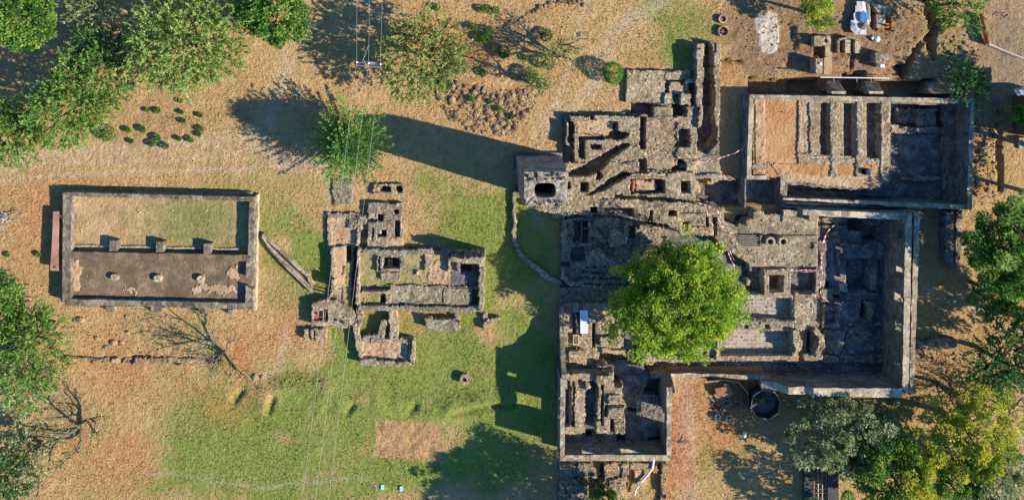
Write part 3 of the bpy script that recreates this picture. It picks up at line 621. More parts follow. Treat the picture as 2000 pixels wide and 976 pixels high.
# outer room
d((1103, 223, 1262, 335), 0.9, 'rubble', 'platform', rough=0.09); d((1262, 228, 1362, 345), 0.85, 'rubble', 'platform', rough=0.09)
d((1261, 236, 1322, 291), 0.75, 'rubble_pink', 'platform', rough=0.1); d((1263, 291, 1320, 336), 0.7, 'rubble_pink', 'platform', rough=0.1)
d((1103, 223, 1113, 238), 0.5, 'rubble_grey'); d((1109, 237, 1121, 278), -0.5, 'dark', 'channel', at=0.8, wob=0.04); d((1100, 233, 1104, 285), 0.1, 'dark', 'ledge', at=0.3); d((1112, 262, 1121, 290), -0.3, 'dark', 'channel', at=0.8)
d((1114, 222, 1249, 227), 0.2, 'dark', 'ledge', at=0.8); d((1130, 236, 1201, 267), 0.35, 'sand', 'floor', rough=0.05, at=0.8); d((1153, 227, 1160, 235), 0.0, 'dark', 'pit', at=0.9, wob=0.02)  # the dark ledge puts the shade north of the wall into colour
d([(1200, 237), (1207, 237), (1207, 256), (1230, 260), (1218, 272), (1205, 275), (1184, 270), (1192, 260), (1200, 254)], -0.3, 'dark', 'channel', at=0.9, wob=0.03); d([(1130, 267), (1190, 267), (1190, 273), (1143, 274), (1142, 312), (1129, 308)], -0.3, 'dark', 'channel', at=0.9, wob=0.03)
d((1249, 228, 1262, 291), -0.7, 'dark', 'channel', at=0.9, wob=0.03); d((1101, 285, 1121, 321), -0.2, 'dark', 'channel', at=0.9, wob=0.03); d([(1150, 283), (1160, 281), (1176, 281), (1175, 292), (1156, 293)], 0.0, 'dark', 'pit', at=0.9, wob=0.05)
# south part of the platform, with flues
d([(1105, 318), (1262, 318), (1262, 345), (1406, 340), (1440, 352), (1410, 352), (1357, 362), (1356, 392), (1240, 382), (1240, 425), (1105, 425)], 1.05, 'rubble', 'platform', rough=0.12)
d((1232, 335, 1357, 392), 1.05, 'rubble', 'platform', rough=0.09)
d([(1109, 336), (1144, 319), (1211, 281), (1226, 279), (1233, 284), (1191, 315), (1178, 331), (1146, 345), (1127, 346), (1110, 344)], -0.7, 'dark', 'flue', at=1.0, wob=0.08)
d([(1219, 334), (1238, 337), (1226, 344), (1178, 373), (1155, 383), (1144, 380), (1160, 371), (1188, 350)], -0.5, 'dark', 'flue', at=1.0, wob=0.08)
d([(1166, 335), (1176, 334), (1179, 345), (1172, 354), (1163, 352)], -0.3, 'dark', 'pit', at=1.05); d((1132, 355, 1148, 375), -0.6, 'dark', 'pit', at=1.05, wob=0.02); d((1109, 356, 1115, 371), 0.2, 'dark', 'pit', at=1.05, wob=0.02)
d([(1247, 311), (1262, 309), (1265, 325), (1262, 338), (1247, 337)], -0.3, 'dark', 'pit', at=0.85, wob=0.04); d((1231, 350, 1299, 379), 0.0, 'dark', 'channel', at=1.05, wob=0.04); d((1243, 352, 1288, 374), 0.5, 'sand', 'floor', at=0.6); d((1236, 352, 1242, 376), 0.7, 'redbrick', 'bricks', at=0.8); d((1259, 350, 1272, 356), 0.1, 'dark', 'pit', at=0.6); d((1284, 353, 1296, 376), -0.2, 'dark', 'pit', at=1.05)
d((1329, 354, 1347, 379), -0.4, 'dark', 'pit', at=1.05, wob=0.07); d([(1326, 250), (1346, 250), (1348, 270), (1348, 289), (1314, 288), (1324, 274)], -0.4, 'dark', 'pit', at=0.85, wob=0.06); d([(1322, 310), (1334, 311), (1341, 319), (1340, 334), (1309, 337), (1312, 328), (1322, 322)], -0.4, 'dark', 'pit', at=0.85, wob=0.05); d((1328, 319, 1338, 329), 0.5, 'masonry', 'block', at=0.5)
d((1238, 336, 1312, 339), 0.4, 'dark', 'channel', at=1.0, wob=0.02); d((1268, 339, 1304, 343), 0.95, 'cap_pale', 'kerb')
d([(1200, 380), (1240, 381), (1300, 385), (1356, 392), (1356, 396), (1300, 392), (1236, 391), (1200, 388)], 0.2, 'dark', 'channel', at=1.0, wob=0.03)
d([(1354, 346), (1384, 346), (1386, 362), (1410, 352), (1462, 345), (1462, 410), (1412, 408), (1356, 394)], -0.9, 'dark', 'sunken_floor', at=0.5, wob=0.06); d([(1356, 352), (1363, 352), (1370, 366), (1366, 374), (1356, 374)], 0.3, 'sand', 'floor', at=0.3)
# terrace below with square holes
E = thing('ruined_terrace', 'stone terrace ruin with square holes above the big lime green tree', 'ruined building', base_of(1310, 425))
def e(pts, h, mat, name='terrace', **k): return paint(E, pts, h, mat, name, **k)
e([(1097, 396), (1110, 390), (1200, 389), (1300, 394), (1400, 400), (1418, 412), (1440, 440), (1445, 460), (1470, 500), (1466, 600), (1400, 640), (1200, 640), (1097, 600)], -0.3, 'dark', 'floor', at=0.8)
e([(1080, 388), (1110, 388), (1240, 391), (1300, 395), (1356, 396), (1402, 406), (1416, 412), (1416, 432), (1440, 452), (1462, 470), (1470, 520), (1410, 480), (1395, 462), (1330, 458), (1318, 446), (1302, 438), (1262, 432), (1230, 424), (1170, 418), (1122, 420), (1104, 424), (1088, 416), (1046, 410), (1045, 400)], 1.0, 'rubble', 'terrace', rough=0.11)
e((1304, 409, 1322, 423), -0.4, 'dark', 'pit', at=1, wob=0.01); e([(1268, 409), (1275, 409), (1275, 438), (1262, 434), (1268, 420)], -0.4, 'dark', 'pit', at=1, wob=0.03); e((1393, 424, 1400, 460), -0.4, 'dark', 'pit', at=1, wob=0.03); e((1378, 424, 1385, 441), 0.2, 'dark', 'pit', at=1, wob=0.03); e((1334, 434, 1344, 450), 0.1, 'dark', 'pit', at=1)
e((1350, 440, 1384, 441.6), 0.6, 'dark', 'channel', at=1, wob=0); e((1358, 452, 1392, 453.6), 0.6, 'dark', 'channel', at=1, wob=0); e((1325, 415, 1380, 416.2), 0.8, 'rubble', 'joint', at=1, wob=0)
e((1179, 406, 1237, 434), -0.2, 'dark', 'pit', at=0.9, wob=0.04); e((1190, 412, 1217, 415), 0.5, 'cap_pale', 'beam', wob=0.02); e((1206, 418, 1226, 422), 0.5, 'cap_pale', 'beam', wob=0.02); e((1152, 404, 1168, 418), -0.4, 'dark', 'pit', at=1, wob=0.02)
rubble_fill(E, [(1106, 428), (1150, 420), (1236, 434), (1300, 445), (1306, 470), (1260, 490), (1215, 570), (1110, 556), (1098, 540), (1098, 470)], 0.6, 0.32, 'rubble_grey', 'rubble', seed=4)
e((1119, 430, 1150, 475), -0.6, 'dark', 'pit', at=0.6); e((1132, 430, 1135, 475), 0.3, 'rubble_grey', 'wall'); e((1135, 446, 1150, 449), 0.3, 'rubble_grey', 'wall'); e((1116, 484, 1143, 511), -0.6, 'dark', 'pit', at=0.6)
e((1228, 440, 1242, 468), -0.4, 'dark', 'pit', at=0.7); e((1193, 455, 1224, 481), 0.95, 'rubble', 'block'); e((1095, 510, 1113, 523), -0.3, 'dark', 'pit', at=.6); e((1097, 525, 1103, 545), 0.9, 'rubble'); e((1098, 430, 1106, 475), 0.8, 'rubble')
for k, y in enumerate((518, 530, 541, 553)): e([(1140, y), (1225, y+3), (1225, y+5), (1140, y+3)], 0.1, 'dark', 'step_gap', at=0.6)
# ---- western court of the south building, with crates and the sheet
K = thing('ruined_mill', 'southern roofless stone mill with tall plastered walls and raised stone beds', 'ruined building', base_of(1200, 790))
def k_(pts, h, mat, name='wall', **k): return paint(K, pts, h, mat, name, **k)
k_((1094, 584, 1262, 735), 0.7, 'rubble', 'court_floor', rough=0.12); k_((1094, 560, 1240, 590), 0.1, 'rubble_grey', 'court_floor', rough=0.15)
k_((1215, 600, 1262, 690), 0.2, 'dark', 'court_floor', at=.7); k_((1117, 608, 1134, 656), 0.0, 'dark', 'trench', at=0.7, wob=0.02); k_((1124, 612, 1134, 655), 0.5, 'slab', 'floor', at=.5)
k_((1156, 632, 1163, 679), -0.4, 'dark', 'trench', at=0.8, wob=0.02); k_((1171, 657, 1218, 678), 1.1, 'rubble_pink', 'bed', rough=0.03); k_([(1174, 680), (1224, 684), (1222, 694), (1174, 688)], 0.9, 'sand', 'bed')
k_([(1110, 686), (1125, 682), (1147, 688), (1147, 712), (1110, 708)], 1.2, 'rubble', 'bed'); k_([(1114, 683), (1128, 680), (1147, 686)], 0.5, 'dark', 'trench', at=1)
k_([(1169, 690), (1180, 686), (1224, 695), (1230, 684), (1262, 684), (1262, 735), (1188, 735), (1188, 722), (1166, 712)], -0.4, 'dark', 'sunken_floor', at=0.7); k_([(1110, 711), (1168, 711), (1166, 719), (1110, 720)], 0.1, 'dark', 'trench', at=0.9)
k_([(1110, 722), (1150, 718), (1186, 712), (1190, 722), (1186, 728), (1110, 732)], 1.5, 'rubble', 'bed')
k_((1094, 730, 1312, 905), 0.9, 'dark', 'floor', at=3.0, rough=0.05, wob=0)
k_((1106, 736, 1300, 888), 1.0, 'dark', 'floor', rough=0.06, at=1.5)
k_([(1104, 730), (1198, 727), (1199, 742), (1104, 744)], 2.0, 'rubble', 'bed')
k_((1123, 738, 1144, 843), 1.7, 'rubble', 'bed', rough=0.1); k_((1104, 742, 1112, 832), 1.05, 'masonry', 'bed', at=2.0); k_((1112, 742, 1122, 752), 1.6, 'rubble', 'bed'); k_((1109, 750, 1114, 832), 0.8, 'dark', 'trench', at=2.2, wob=0.04); k_((1114, 750, 1117, 832), 1.4, 'rubble', 'bed', wob=.04)
k_((1118, 751, 1121, 828), 1.6, 'dark', 'trench', at=2.2, wob=0.04); k_([(1104, 833), (1142, 830), (1143, 842), (1135, 848), (1104, 847)], 1.7, 'rubble', 'bed'); k_([(1144, 742), (1151, 746), (1151, 756), (1142, 762)], 2.1, 'rubble', 'bed')
k_([(1166, 733), (1194, 733), (1194, 748), (1216, 750), (1216, 785), (1222, 790), (1217, 800), (1222, 820), (1218, 846), (1163, 848), (1166, 826)], 2.3, 'rubble', 'bed', rough=0.1)
k_((1174, 751, 1180, 832), 1.2, 'dark', 'trench', at=2.3, wob=0.03); k_((1164, 745, 1168, 816), 1.2, 'masonry', 'ledge', at=2.3); k_((1167, 815, 1174, 823), 0.9, 'dark', 'pit', at=2.2); k_((1182, 790, 1218, 795), 1.5, 'dark', 'trench', at=2.3, wob=0.03); k_((1182, 794, 1187, 812), 1.6, 'dark', 'trench', at=2.3, wob=.03); k_((1192, 816, 1199, 843), 1.4, 'dark', 'trench', at=2.3, wob=0.03); k_((1187, 796, 1214, 816), 2.5, 'rubble', 'bed', rough=0.03)
k_((1186, 770, 1214, 789), 2.5, 'rubble', 'bed'); k_((1195, 735, 1209, 747), 0.2, 'dark', 'pit', at=1.2)
k_([(1265, 740), (1290, 739), (1288, 773), (1258, 772), (1257, 760), (1265, 755)], -0.4, 'dark', 'pit', at=1); k_((1226, 795, 1246, 803), 0.1, 'dark', 'pit', at=1, wob=0.02); k_((1203, 850, 1222, 862), 0.0, 'dark', 'pit', at=1, wob=0.02); k_((1267, 853, 1291, 866), 0.0, 'dark', 'pit', at=1, wob=0.02); k_((1144, 840, 1156, 854), 0.2, 'dark', 'pit', at=1, wob=.02)
k_([(1241, 779), (1253, 779), (1254, 802), (1247, 806), (1243, 796)], 1.5, 'rubble', 'block', at=1.5)
for xx in (1134, 1210, 1262):      # splayed sills in front of the south openings
    pass
TK = 3.5
wall(K, [(1104, 742), (1103, 888)], [(1094.5, 738), (1094, 900)], TK, 'masonry', 'wall', openings=((0.28, 0.35, 2.3, 3.1), (0.50, 0.70, 0.6, 2.75), (0.90, 0.96, 1.8, 2.7)), capmat='cap', ztop=[(0, 3.5), (1, 3.5)], lab='tall west wall with an arch opening')
wall(K, [(1104, 888), (1302, 888)], [(1094, 900), (1311, 899)], TK, 'masonry', 'wall', openings=((0.17, 0.32, 2.2, 3.2), (0.56, 0.78, 2.2, 3.1)), capmat='cap')
wall(K, [(1302, 756), (1302, 888)], [(1313, 756), (1311, 889)], TK, 'masonry', 'wall', openings=((0.47, 0.71, 1.0, 2.6),), capmat='cap')
wall(K, [(1102, 604), (1104, 742)], [(1094, 604), (1094.5, 742)], 1.6, 'masonry', 'wall', ztop=[(0, 1.0), (0.22, 1.15), (0.35, 1.5), (0.5, 1.7), (0.62, 2.3), (0.75, 2.6), (0.82, 3.1), (1, 3.45)], capmat='rubble', jit=0.08, at=1.6)
wall(K, [(1295, 738), (1302, 756)], [(1313, 736), (1313, 756)], 2.0, 'masonry', 'wall', ztop=[(0, 1.4), (0.5, 2.2), (1, 3.2)], jit=0.08)
# ---- eastern court
L = thing('ruined_refinery_court', 'eastern court with brick pools, bounded by the tallest double stone wall', 'ruined building', base_of(1600, 590))
def l(pts, h, mat, name='wall', **k): return paint(L, pts, h, mat, name, **k)
FL = -0.6; TL = 3.1
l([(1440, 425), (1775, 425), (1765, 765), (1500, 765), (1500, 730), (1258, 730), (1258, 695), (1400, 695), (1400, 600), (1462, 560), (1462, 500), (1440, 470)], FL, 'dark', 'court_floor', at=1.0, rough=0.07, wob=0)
l([(1408, 428), (1440, 440), (1456, 424), (1597, 430), (1597, 524), (1466, 526), (1455, 500), (1440, 470)], 0.75, 'pave', 'paving', rough=0.05); l((1488, 418, 1580, 432), 0.8, 'rubble', 'paving', at=0.8)
l((1450, 457.5, 1597, 459.5), 0.55, 'dark', 'joint', at=0.75, wob=0); l((1588, 474, 1597, 486), 0.9, 'cap', 'block'); l((1471, 412, 1494, 428), 1.3, 'rubble', 'block'); l((1456, 428, 1466, 440), 1.0, 'rubble', 'block')
l([(1604, 425), (1645, 422), (1643, 432), (1632, 436), (1610, 436)], 0.3, 'rubble', 'block'); l((1528, 418, 1600, 432), 0.9, 'pave', 'paving')
l((1590, 520, 1603, 585), 0.3, 'masonry', 'wall', at=0.5); l((1467, 520, 1597, 576), -0.5, 'dark', 'pit', at=0.75, wob=0.02); l((1492, 527, 1542, 577), 0.75, 'cap', 'pit_frame', wob=0.01, rough=0.03); l((1501, 536, 1531, 571), -0.7, 'dark', 'pit', at=0.75, wob=0.01); l((1541, 530, 1544, 576), 0.75, 'cap', 'pit_frame', wob=.01)
l((1458, 548, 1466, 556), 0.8, 'rubble', 'block'); l((1400, 574, 1552, 632), 0.75, 'cap', 'pool_rim', wob=0.02, rough=0.04); l((1400, 581, 1547, 624), 0.0, 'brick', 'pool_floor', at=0.7, wob=0.01, rough=0.01, lab='brick paved bottom of the upper pool')
l([(1551, 574), (1597, 574), (1597, 578), (1587, 579), (1585, 626), (1602, 632), (1596, 638), (1584, 640), (1551, 646)], 0.8, 'rubble', 'platform'); l((1398, 627, 1552, 648), 0.8, 'rubble_grey', 'platform')
for x in (1427, 1453, 1494): l((x, 634, x+8, 643), 0.1, 'dark', 'pit', at=0.8, wob=.02)
l((1396, 641, 1560, 704), 0.8, 'rubble', 'pool_rim', wob=0.04); l((1406, 646, 1546, 694), -0.1, 'brick', 'pool_floor', at=0.75, wob=0.02, rough=0.01, lab='brick paved bottom of the lower pool'); l((1398, 640, 1404, 702), 0.9, 'cap', 'pool_rim', wob=.02)
l([(1550, 646), (1562, 648), (1566, 670), (1562, 684), (1550, 690)], 1.25, 'rubble', 'pool_rim'); l((1558, 684, 1574, 705), FL, 'dark', 'channel', at=0.6)
arc = [(1578+30*math.cos(a), 672+30*math.sin(a)) for a in np.linspace(-1.9, 1.2, 12)]; l([(1565, 640)]+arc+[(1572, 702), (1565, 690)], 0.2, 'masonry', 'oven_floor', at=0.5)
l([(1588, 640), (1600, 645), (1609, 658), (1609, 676), (1602, 690), (1597, 702), (1588, 698), (1594, 684), (1598, 672), (1598, 660), (1590, 650)], 1.15, 'rubble', 'oven_wall', rough=0.12); l((1576, 649, 1585, 692), -0.7, 'dark', 'pit', at=0.3, wob=0.03); l((1570, 692, 1607, 703), 0.7, 'rubble', 'oven_wall')
l((1655, 424, 1692, 452), -1.9, 'dark', 'pit', at=FL, wob=0.03); l((1684, 440, 1716, 470), -1.9, 'dark', 'pit', at=FL, wob=0.03); l((1652, 506, 1702, 568), -1.9, 'dark', 'pit', at=FL, wob=0.03); l((1681, 584, 1698, 621), -1.9, 'dark', 'pit', at=FL, wob=0.04)
l((1604, 562, 1642, 590), -0.2, 'masonry', 'platform', at=-.2); l((1608, 548, 1622, 562), -1.4, 'dark', 'pit', at=-.3); l((1627, 574, 1642, 582), -1.2, 'dark', 'pit', at=-0.2); l((1642, 554, 1656, 568), 0.1, 'cap_pale', 'block'); l((1702, 506, 1714, 566), -0.2, 'masonry', 'ledge'); l((1600, 470, 1612, 560), -0.25, 'dark', 'ledge'); l((1610, 645, 1650, 690), -0.35, 'masonry', 'platform')
l((1500, 693, 1728, 706), -0.2, 'masonry', 'ledge', at=-.4); l([(1262, 700), (1396, 700), (1396, 706), (1262, 706)], 0.2, 'rubble', 'ledge')
l((1259, 686, 1278, 712), 1.9, 'rubble', 'pillar'); l((1271, 688, 1274, 700), 1.0, 'dark', 'gap', at=1.9); l([(1278, 690), (1334, 694), (1334, 700), (1278, 700)], 0.9, 'cap', 'pool_rim'); l((1276, 640, 1396, 694), 0.6, 'rubble', 'platform'); l((1371, 672, 1383, 694), 0.2, 'dark', 'pit', at=0.6)
rubble_fill(L, [(1715, 470), (1727, 470), (1727, 690), (1640, 690), (1660, 640), (1710, 620)], -0.5, 0.12, 'dark', 'debris', seed=8)
l((1606, 596, 1640, 640), -0.3, 'masonry', 'platform', at=-.3); l((1612, 606, 1634, 632), -0.75, 'dark', 'floor', at=-.3)
l((1603, 440, 1650, 444), -0.2, 'masonry', 'low_wall', at=-.3); l((1640, 476, 1700, 481), -0.25, 'masonry', 'low_wall', at=-.3); l((1636, 486, 1641, 540), -0.3, 'masonry', 'low_wall', at=-.3); l((1655, 572, 1716, 577), -0.3, 'masonry', 'low_wall', at=-.3); l((1660, 630, 1725, 635), -0.3, 'masonry', 'low_wall', at=-.4)
rubble_fill(L, [(1612, 455), (1640, 450), (1640, 475), (1612, 472)], -0.5, 0.1, 'rubble_grey', 'debris', seed=31); rubble_fill(L, [(1650, 640), (1700, 640), (1690, 670), (1655, 668)], -0.5, 0.12, 'rubble_grey', 'debris', seed=32); rubble_fill(L, [(1690, 588), (1706, 596), (1704, 628), (1696, 630), (1700, 610)], -0.2, 0.15, 'rubble', 'debris', seed=33); rubble_fill(L, [(1696, 430), (1722, 430), (1722, 440), (1696, 438)], -0.45, 0.1, 'rubble_grey', 'debris', seed=34)
# tall walls of the court
wall(L, [(1769, 428), (1762, 758)], [(1782, 416), (1774, 770)], TL, 'masonry', 'wall', capmat='cap_pale', openings=((0.075, 0.125, 1.75, 2.75), (0.30, 0.35, 1.75, 2.75), (0.46, 0.52, 1.5, 2.9), (0.63, 0.68, 1.75, 2.75), (0.86, 0.91, 1.75, 2.75)), lab='tall inner east wall with small window openings')
wall(L, [(1786, 416), (1776, 764)], [(1797, 416), (1785, 770)], TL-0.05, 'masonry', 'wall', capmat='cap', openings=((0.06, 0.16, 1.4, 2.85), (0.28, 0.38, 1.4, 2.85), (0.44, 0.55, 1.2, 2.9), (0.60, 0.70, 1.4, 2.85), (0.83, 0.93, 1.4, 2.85)), jit=0.05)
wall(L, [(1500, 757), (1763, 758)], [(1500, 771), (1763, 776)], TL, 'masonry', 'wall', capmat='cap_pale', ztop=[(0, 1.6), (0.12, 2.2), (0.16, 2.9), (0.3, 2.7), (0.34, 3.1), (1, 3.1)], jit=0.06, lab='tall south wall')
wall(L, [(1270, 727), (1500, 733)], [(1270, 735), (1500, 741)], 0.9, 'masonry', 'wall', capmat='cap', ztop=[(0, 1.2), (0.3, 0.9), (0.9, 0.9), (1, 1.5)])
wall(L, [(1568, 409), (1770, 417)], [(1568, 420), (1768, 430)], TL-0.6, 'masonry', 'wall', capmat='cap_pale', lab='pale topped north wall')
wall(L, [(1581, 418), (1581, 432)], [(1590, 418), (1590, 432)], 1.6, 'rubble', 'stub'); wall(L, [(1530, 409), (1568, 411)], [(1530, 421), (1568, 423)], 1.0, 'rubble', 'wall')
# ---- north-east building
E2 = thing('ruined_warehouse', 'north east roofless building with orange earth floor and three long dark slots', 'ruined building', base_of(1680, 290))
def n(pts, h, mat, name='floor', **k): return paint(E2, pts, h, mat, name, **k)
TN = 1.65
n([(1463, 184), (1902, 193), (1898, 409), (1458, 409), (1458, 345), (1457, 340)], 1.0, 'dark', 'floor', at=TN, wob=0, rough=0.03)
n((1459, 351, 1528, 409), -0.8, 'dark', 'sunken_floor', at=1.2, wob=0.02); n((1470, 190, 1570, 345), 1.45, 'orange', 'earth_floor', rough=0.06, at=1.5); n([(1475, 190), (1494, 190), (1494, 340), (1475, 330)], 1.5, 'sand', 'stone_margin', rough=0.1); n((1560, 195, 1735, 345), 1.55, 'rubble_pink', 'bed', rough=0.08); n((1468, 318, 1500, 330), 1.5, 'rubble', 'stone_margin')
n([(1500, 320), (1690, 320), (1735, 330), (1735, 345), (1520, 342)], 1.5, 'orange', 'earth_floor', rough=0.08); n([(1530, 338), (1735, 345), (1715, 368), (1640, 366), (1560, 355), (1535, 356)], 1.45, 'sand', 'bed', rough=0.1)
for a, b_ in ((1601, 1622), (1647, 1671), (1692, 1719)): n((a, 201, b_, 309 if a > 1601 else 303), 0.55, 'dark', 'slot', at=1.5, wob=0.03)
for a in (1580, 1634, 1690): n((a, 305, a+38, 309), 1.1, 'dark', 'slot', at=1.5, wob=.02)
for a, b_ in ((1579, 1619), (1635, 1664)): n((a, 306.5, b_, 310), 1.5, 'cap_pale', 'kerb', wob=0.01)
n((1622, 197, 1636, 345), 1.6, 'rubble', 'bed', rough=0.12); n((1672, 197, 1684, 345), 1.6, 'rubble', 'bed', rough=0.12); n((1720, 200, 1737, 355), 1.6, 'rubble', 'bed', rough=0.12); n((1565, 200, 1580, 300), 1.45, 'sand', 'bed', rough=0.13)
n((1681, 330, 1695, 340), 1.0, 'dark', 'pit', at=1.5, wob=0)
n([(1734, 202), (1872, 206), (1868, 405), (1530, 400), (1534, 358), (1640, 368), (1716, 370), (1734, 350)], -1.2, 'dark', 'sunken_floor', at=0.5, wob=0.04, rough=0.04); n([(1738, 245), (1771, 243), (1770, 258), (1738, 259)], 1.2, 'rubble', 'wall'); n((1771, 248, 1860, 260), -0.4, 'masonry', 'wall'); n((1738, 205, 1850, 245), -1.5, 'dark', 'pit', at=-0.4); rubble_fill(E2, (1790, 212, 1830, 246), -0.7, 0.2, 'rubble_grey', 'debris', seed=2); rubble_fill(E2, (1752, 210, 1785, 240), -1.1, 0.2, 'rubble_grey', 'debris', seed=5)
n((1846, 205, 1868, 395), -0.5, 'masonry', 'ledge', at=-.5); n((1545, 372, 1740, 384), -0.6, 'dark', 'ledge', at=-.6); n((1760, 345, 1850, 352), -0.8, 'rubble_grey', 'wall', at=-.8)
wall(E2, [(1472, 194), (1895, 203)], [(1464, 185), (1903, 193)], TN, 'masonry', 'wall', capmat='cap', z0=-2.4, ztop=[(0, TN), (0.55, TN), (1, TN)])
wall(E2, [(1895, 203), (1889, 408)], [(1903, 194), (1898, 410)], TN+0.01, 'masonry', 'wall', capmat='cap_pale', z0=-2.4, openings=((0.27, 0.315, 0.6, 1.2), (0.62, 0.67, 0.6, 1.2)))
wall(E2, [(1472, 194), (1467, 343)], [(1464, 185), (1458, 349)], TN, 'masonry', 'wall', capmat='cap_pale')
wall(E2, [(1458, 343), (1498, 342)], [(1458, 350), (1498, 350)], TN, 'masonry', 'wall', capmat='cap_pale'); wall(E2, [(1525, 344), (1534, 344)], [(1524, 377), (1532, 377)], 1.5, 'masonry', 'wall', capmat='cap')
wall(E2, [(1530, 386), (1890, 400)], [(1530, 390), (1898, 410)], 1.4, 'masonry', 'wall', capmat='cap_pale'); wall(E2, [(1528, 394), (1695, 399)], [(1528, 398), (1695, 403)], 0.9, 'masonry', 'ledge', capmat='cap_pale'); wall(E2, [(1728, 400), (1800, 403)], [(1728, 403), (1800, 407)], 1.2, 'masonry', 'ledge', capmat='cap_pale')
def wedge(px0, px1, qx0, qx1, ytop, ybot, h):
    (a, y1), (b_, _) = P(px0, ybot, h), P(px1, ybot, h); (c0, y0), (d0, _) = P(qx0, ytop, -0.4), P(qx1, ytop, -0.4); m = MB()
    V = [(a, y1, h), (b_, y1, h), (d0, y0, -0.4), (c0, y0, -0.4), (a, y1, -1.5), (b_, y1, -1.5), (d0, y0, -1.5), (c0, y0, -1.5)]
    m.add(V, [(0, 3, 2, 1), (3, 7, 6, 2), (0, 4, 7, 3), (1, 2, 6, 5), (0, 1, 5, 4)]); return m
for q in ((1625, 1652, 1614, 1638), (1697, 1726, 1687, 1711)):
    wedge(*q, 158, 179, 1.3).build('buttress', M['rubble_grey'], E2); bt_ = COL.objects[-1]; m = MB(); x0, y0 = P((q[0]+q[1])/2, 181, 1.5); m.box(x0, y0, 0.5, 1.5, 1.35, 0.25); m.build('buttress_cap', M['cap_pale'], bt_)
wedge(1815, 1877, 1809, 1852, 158, 183, 1.2).build('buttress', M['rubble_grey'], E2)
# ruined_house fragments on the far east and in the yard
for nm, lab_, pts, h, mt in (('boundary_wall', 'straight shaded stone wall running south beside the tall double wall', [(1846, 412), (1862, 412), (1860, 524), (1846, 518)], 0.9, 'masonry'),
        ('boundary_wall', 'outermost shaded stone wall next to the dark eastern trees', [(1868, 412), (1882, 412), (1876, 520), (1866, 530)], 0.6, 'rubble_grey'),
        ('boundary_wall', 'low pale stone wall pointing east from the tall double wall', [(1788, 667), (1872, 665), (1872, 678), (1788, 680)], 0.7, 'rubble')):
    t_ = thing(nm, lab_, 'stone wall', base_of(*pts[0])); paint(t_, pts, h, mt, 'masonry')
# ---- rubble remains south of the mill
R6 = thing('ruined_outbuilding', 'low rubble foundations with dark slots below the southern mill', 'ruined building', base_of(1200, 940))
rubble_fill(R6, [(1094, 905), (1152, 903), (1166, 930), (1160, 976), (1094, 1000)], 0.45, 0.25, 'rubble_grey', 'rubble', seed=6); rubble_fill(R6, [(1180, 905), (1229, 905), (1228, 950), (1212, 980), (1180, 970)], 0.5, 0.12, 'rubble_pink', 'rubble', seed=7)
paint(R6, [(1149, 930), (1170, 935), (1168, 975), (1150, 975)], -0.5, 'dark', 'pit', at=0.4); paint(R6, (1170, 903, 1178, 955), -0.4, 'dark', 'slot', at=0.4); paint(R6, [(1229, 914), (1235, 914), (1235, 942), (1226, 944), (1222, 975), (1216, 975), (1221, 944)], -0.4, 'dark', 'slot', at=0.4)
paint(R6, (1230, 902, 1278, 914), 0.35, 'rubble', 'rubble'); paint(R6, (1240, 915, 1262, 945), 0.25, 'sand', 'rubble', rough=0.12); paint(R6, (1130, 900, 1160, 904), 0.0, 'dark', 'slot', at=.5); paint(R6, (1190, 899, 1210, 904), 0.0, 'dark', 'slot', at=.5)
rubble_fill(R6, [(1290, 903), (1302, 904), (1300, 990), (1288, 990)], 0.35, 0.2, 'rock', 'rubble', seed=9); paint(R6, [(1286, 907), (1292, 907), (1290, 927), (1286, 925)], -0.4, 'dark', 'slot', at=.3)
build_raster()
for th_, n_, q_ in ((A, 60, 1), (C, 420, 2), (D, 700, 3), (E, 800, 4), (K, 500, 5), (L, 1000, 6), (E2, 260, 7), (R6, 160, 8)): fallen(th_, n_, q_)
# ================================================================ GROUND
def pmask(X, Y, pts, wob=0.15, soft=0):
    Xd = X+wob*2*(vnoise(X*.8, Y*.8, 31)+.5*vnoise(X*2.7, Y*2.7, 33)); Yd = Y+wob*2*(vnoise(X*.8, Y*.8, 35)+.5*vnoise(X*2.7, Y*2.7, 37))
    return inpoly(Xd, Yd, PA(pts)).astype(float)
def blob(X, Y, px, py, rx, ry, a=1.0, warp=2.6):
    x, y = P(px, py); Xd = X+warp*fbm(X*.25, Y*.25, 41, 3); Yd = Y+warp*fbm(X*.25, Y*.25, 43, 3)
    d = ((Xd-x)/(rx/20))**2+((Yd-y)/(ry/20))**2
    return a*np.exp(-d**1.05)
GSTEP = 0.2
gx = np.arange(-56, 56.01, GSTEP); gy = np.arange(-31, 33.01, GSTEP)
X, Y = np.meshgrid(gx, gy, indexing='ij')
Z = 0.10*fbm(X*.12, Y*.12, 51, 3)+0.05*fbm(X*1.1, Y*1.1, 53, 3)
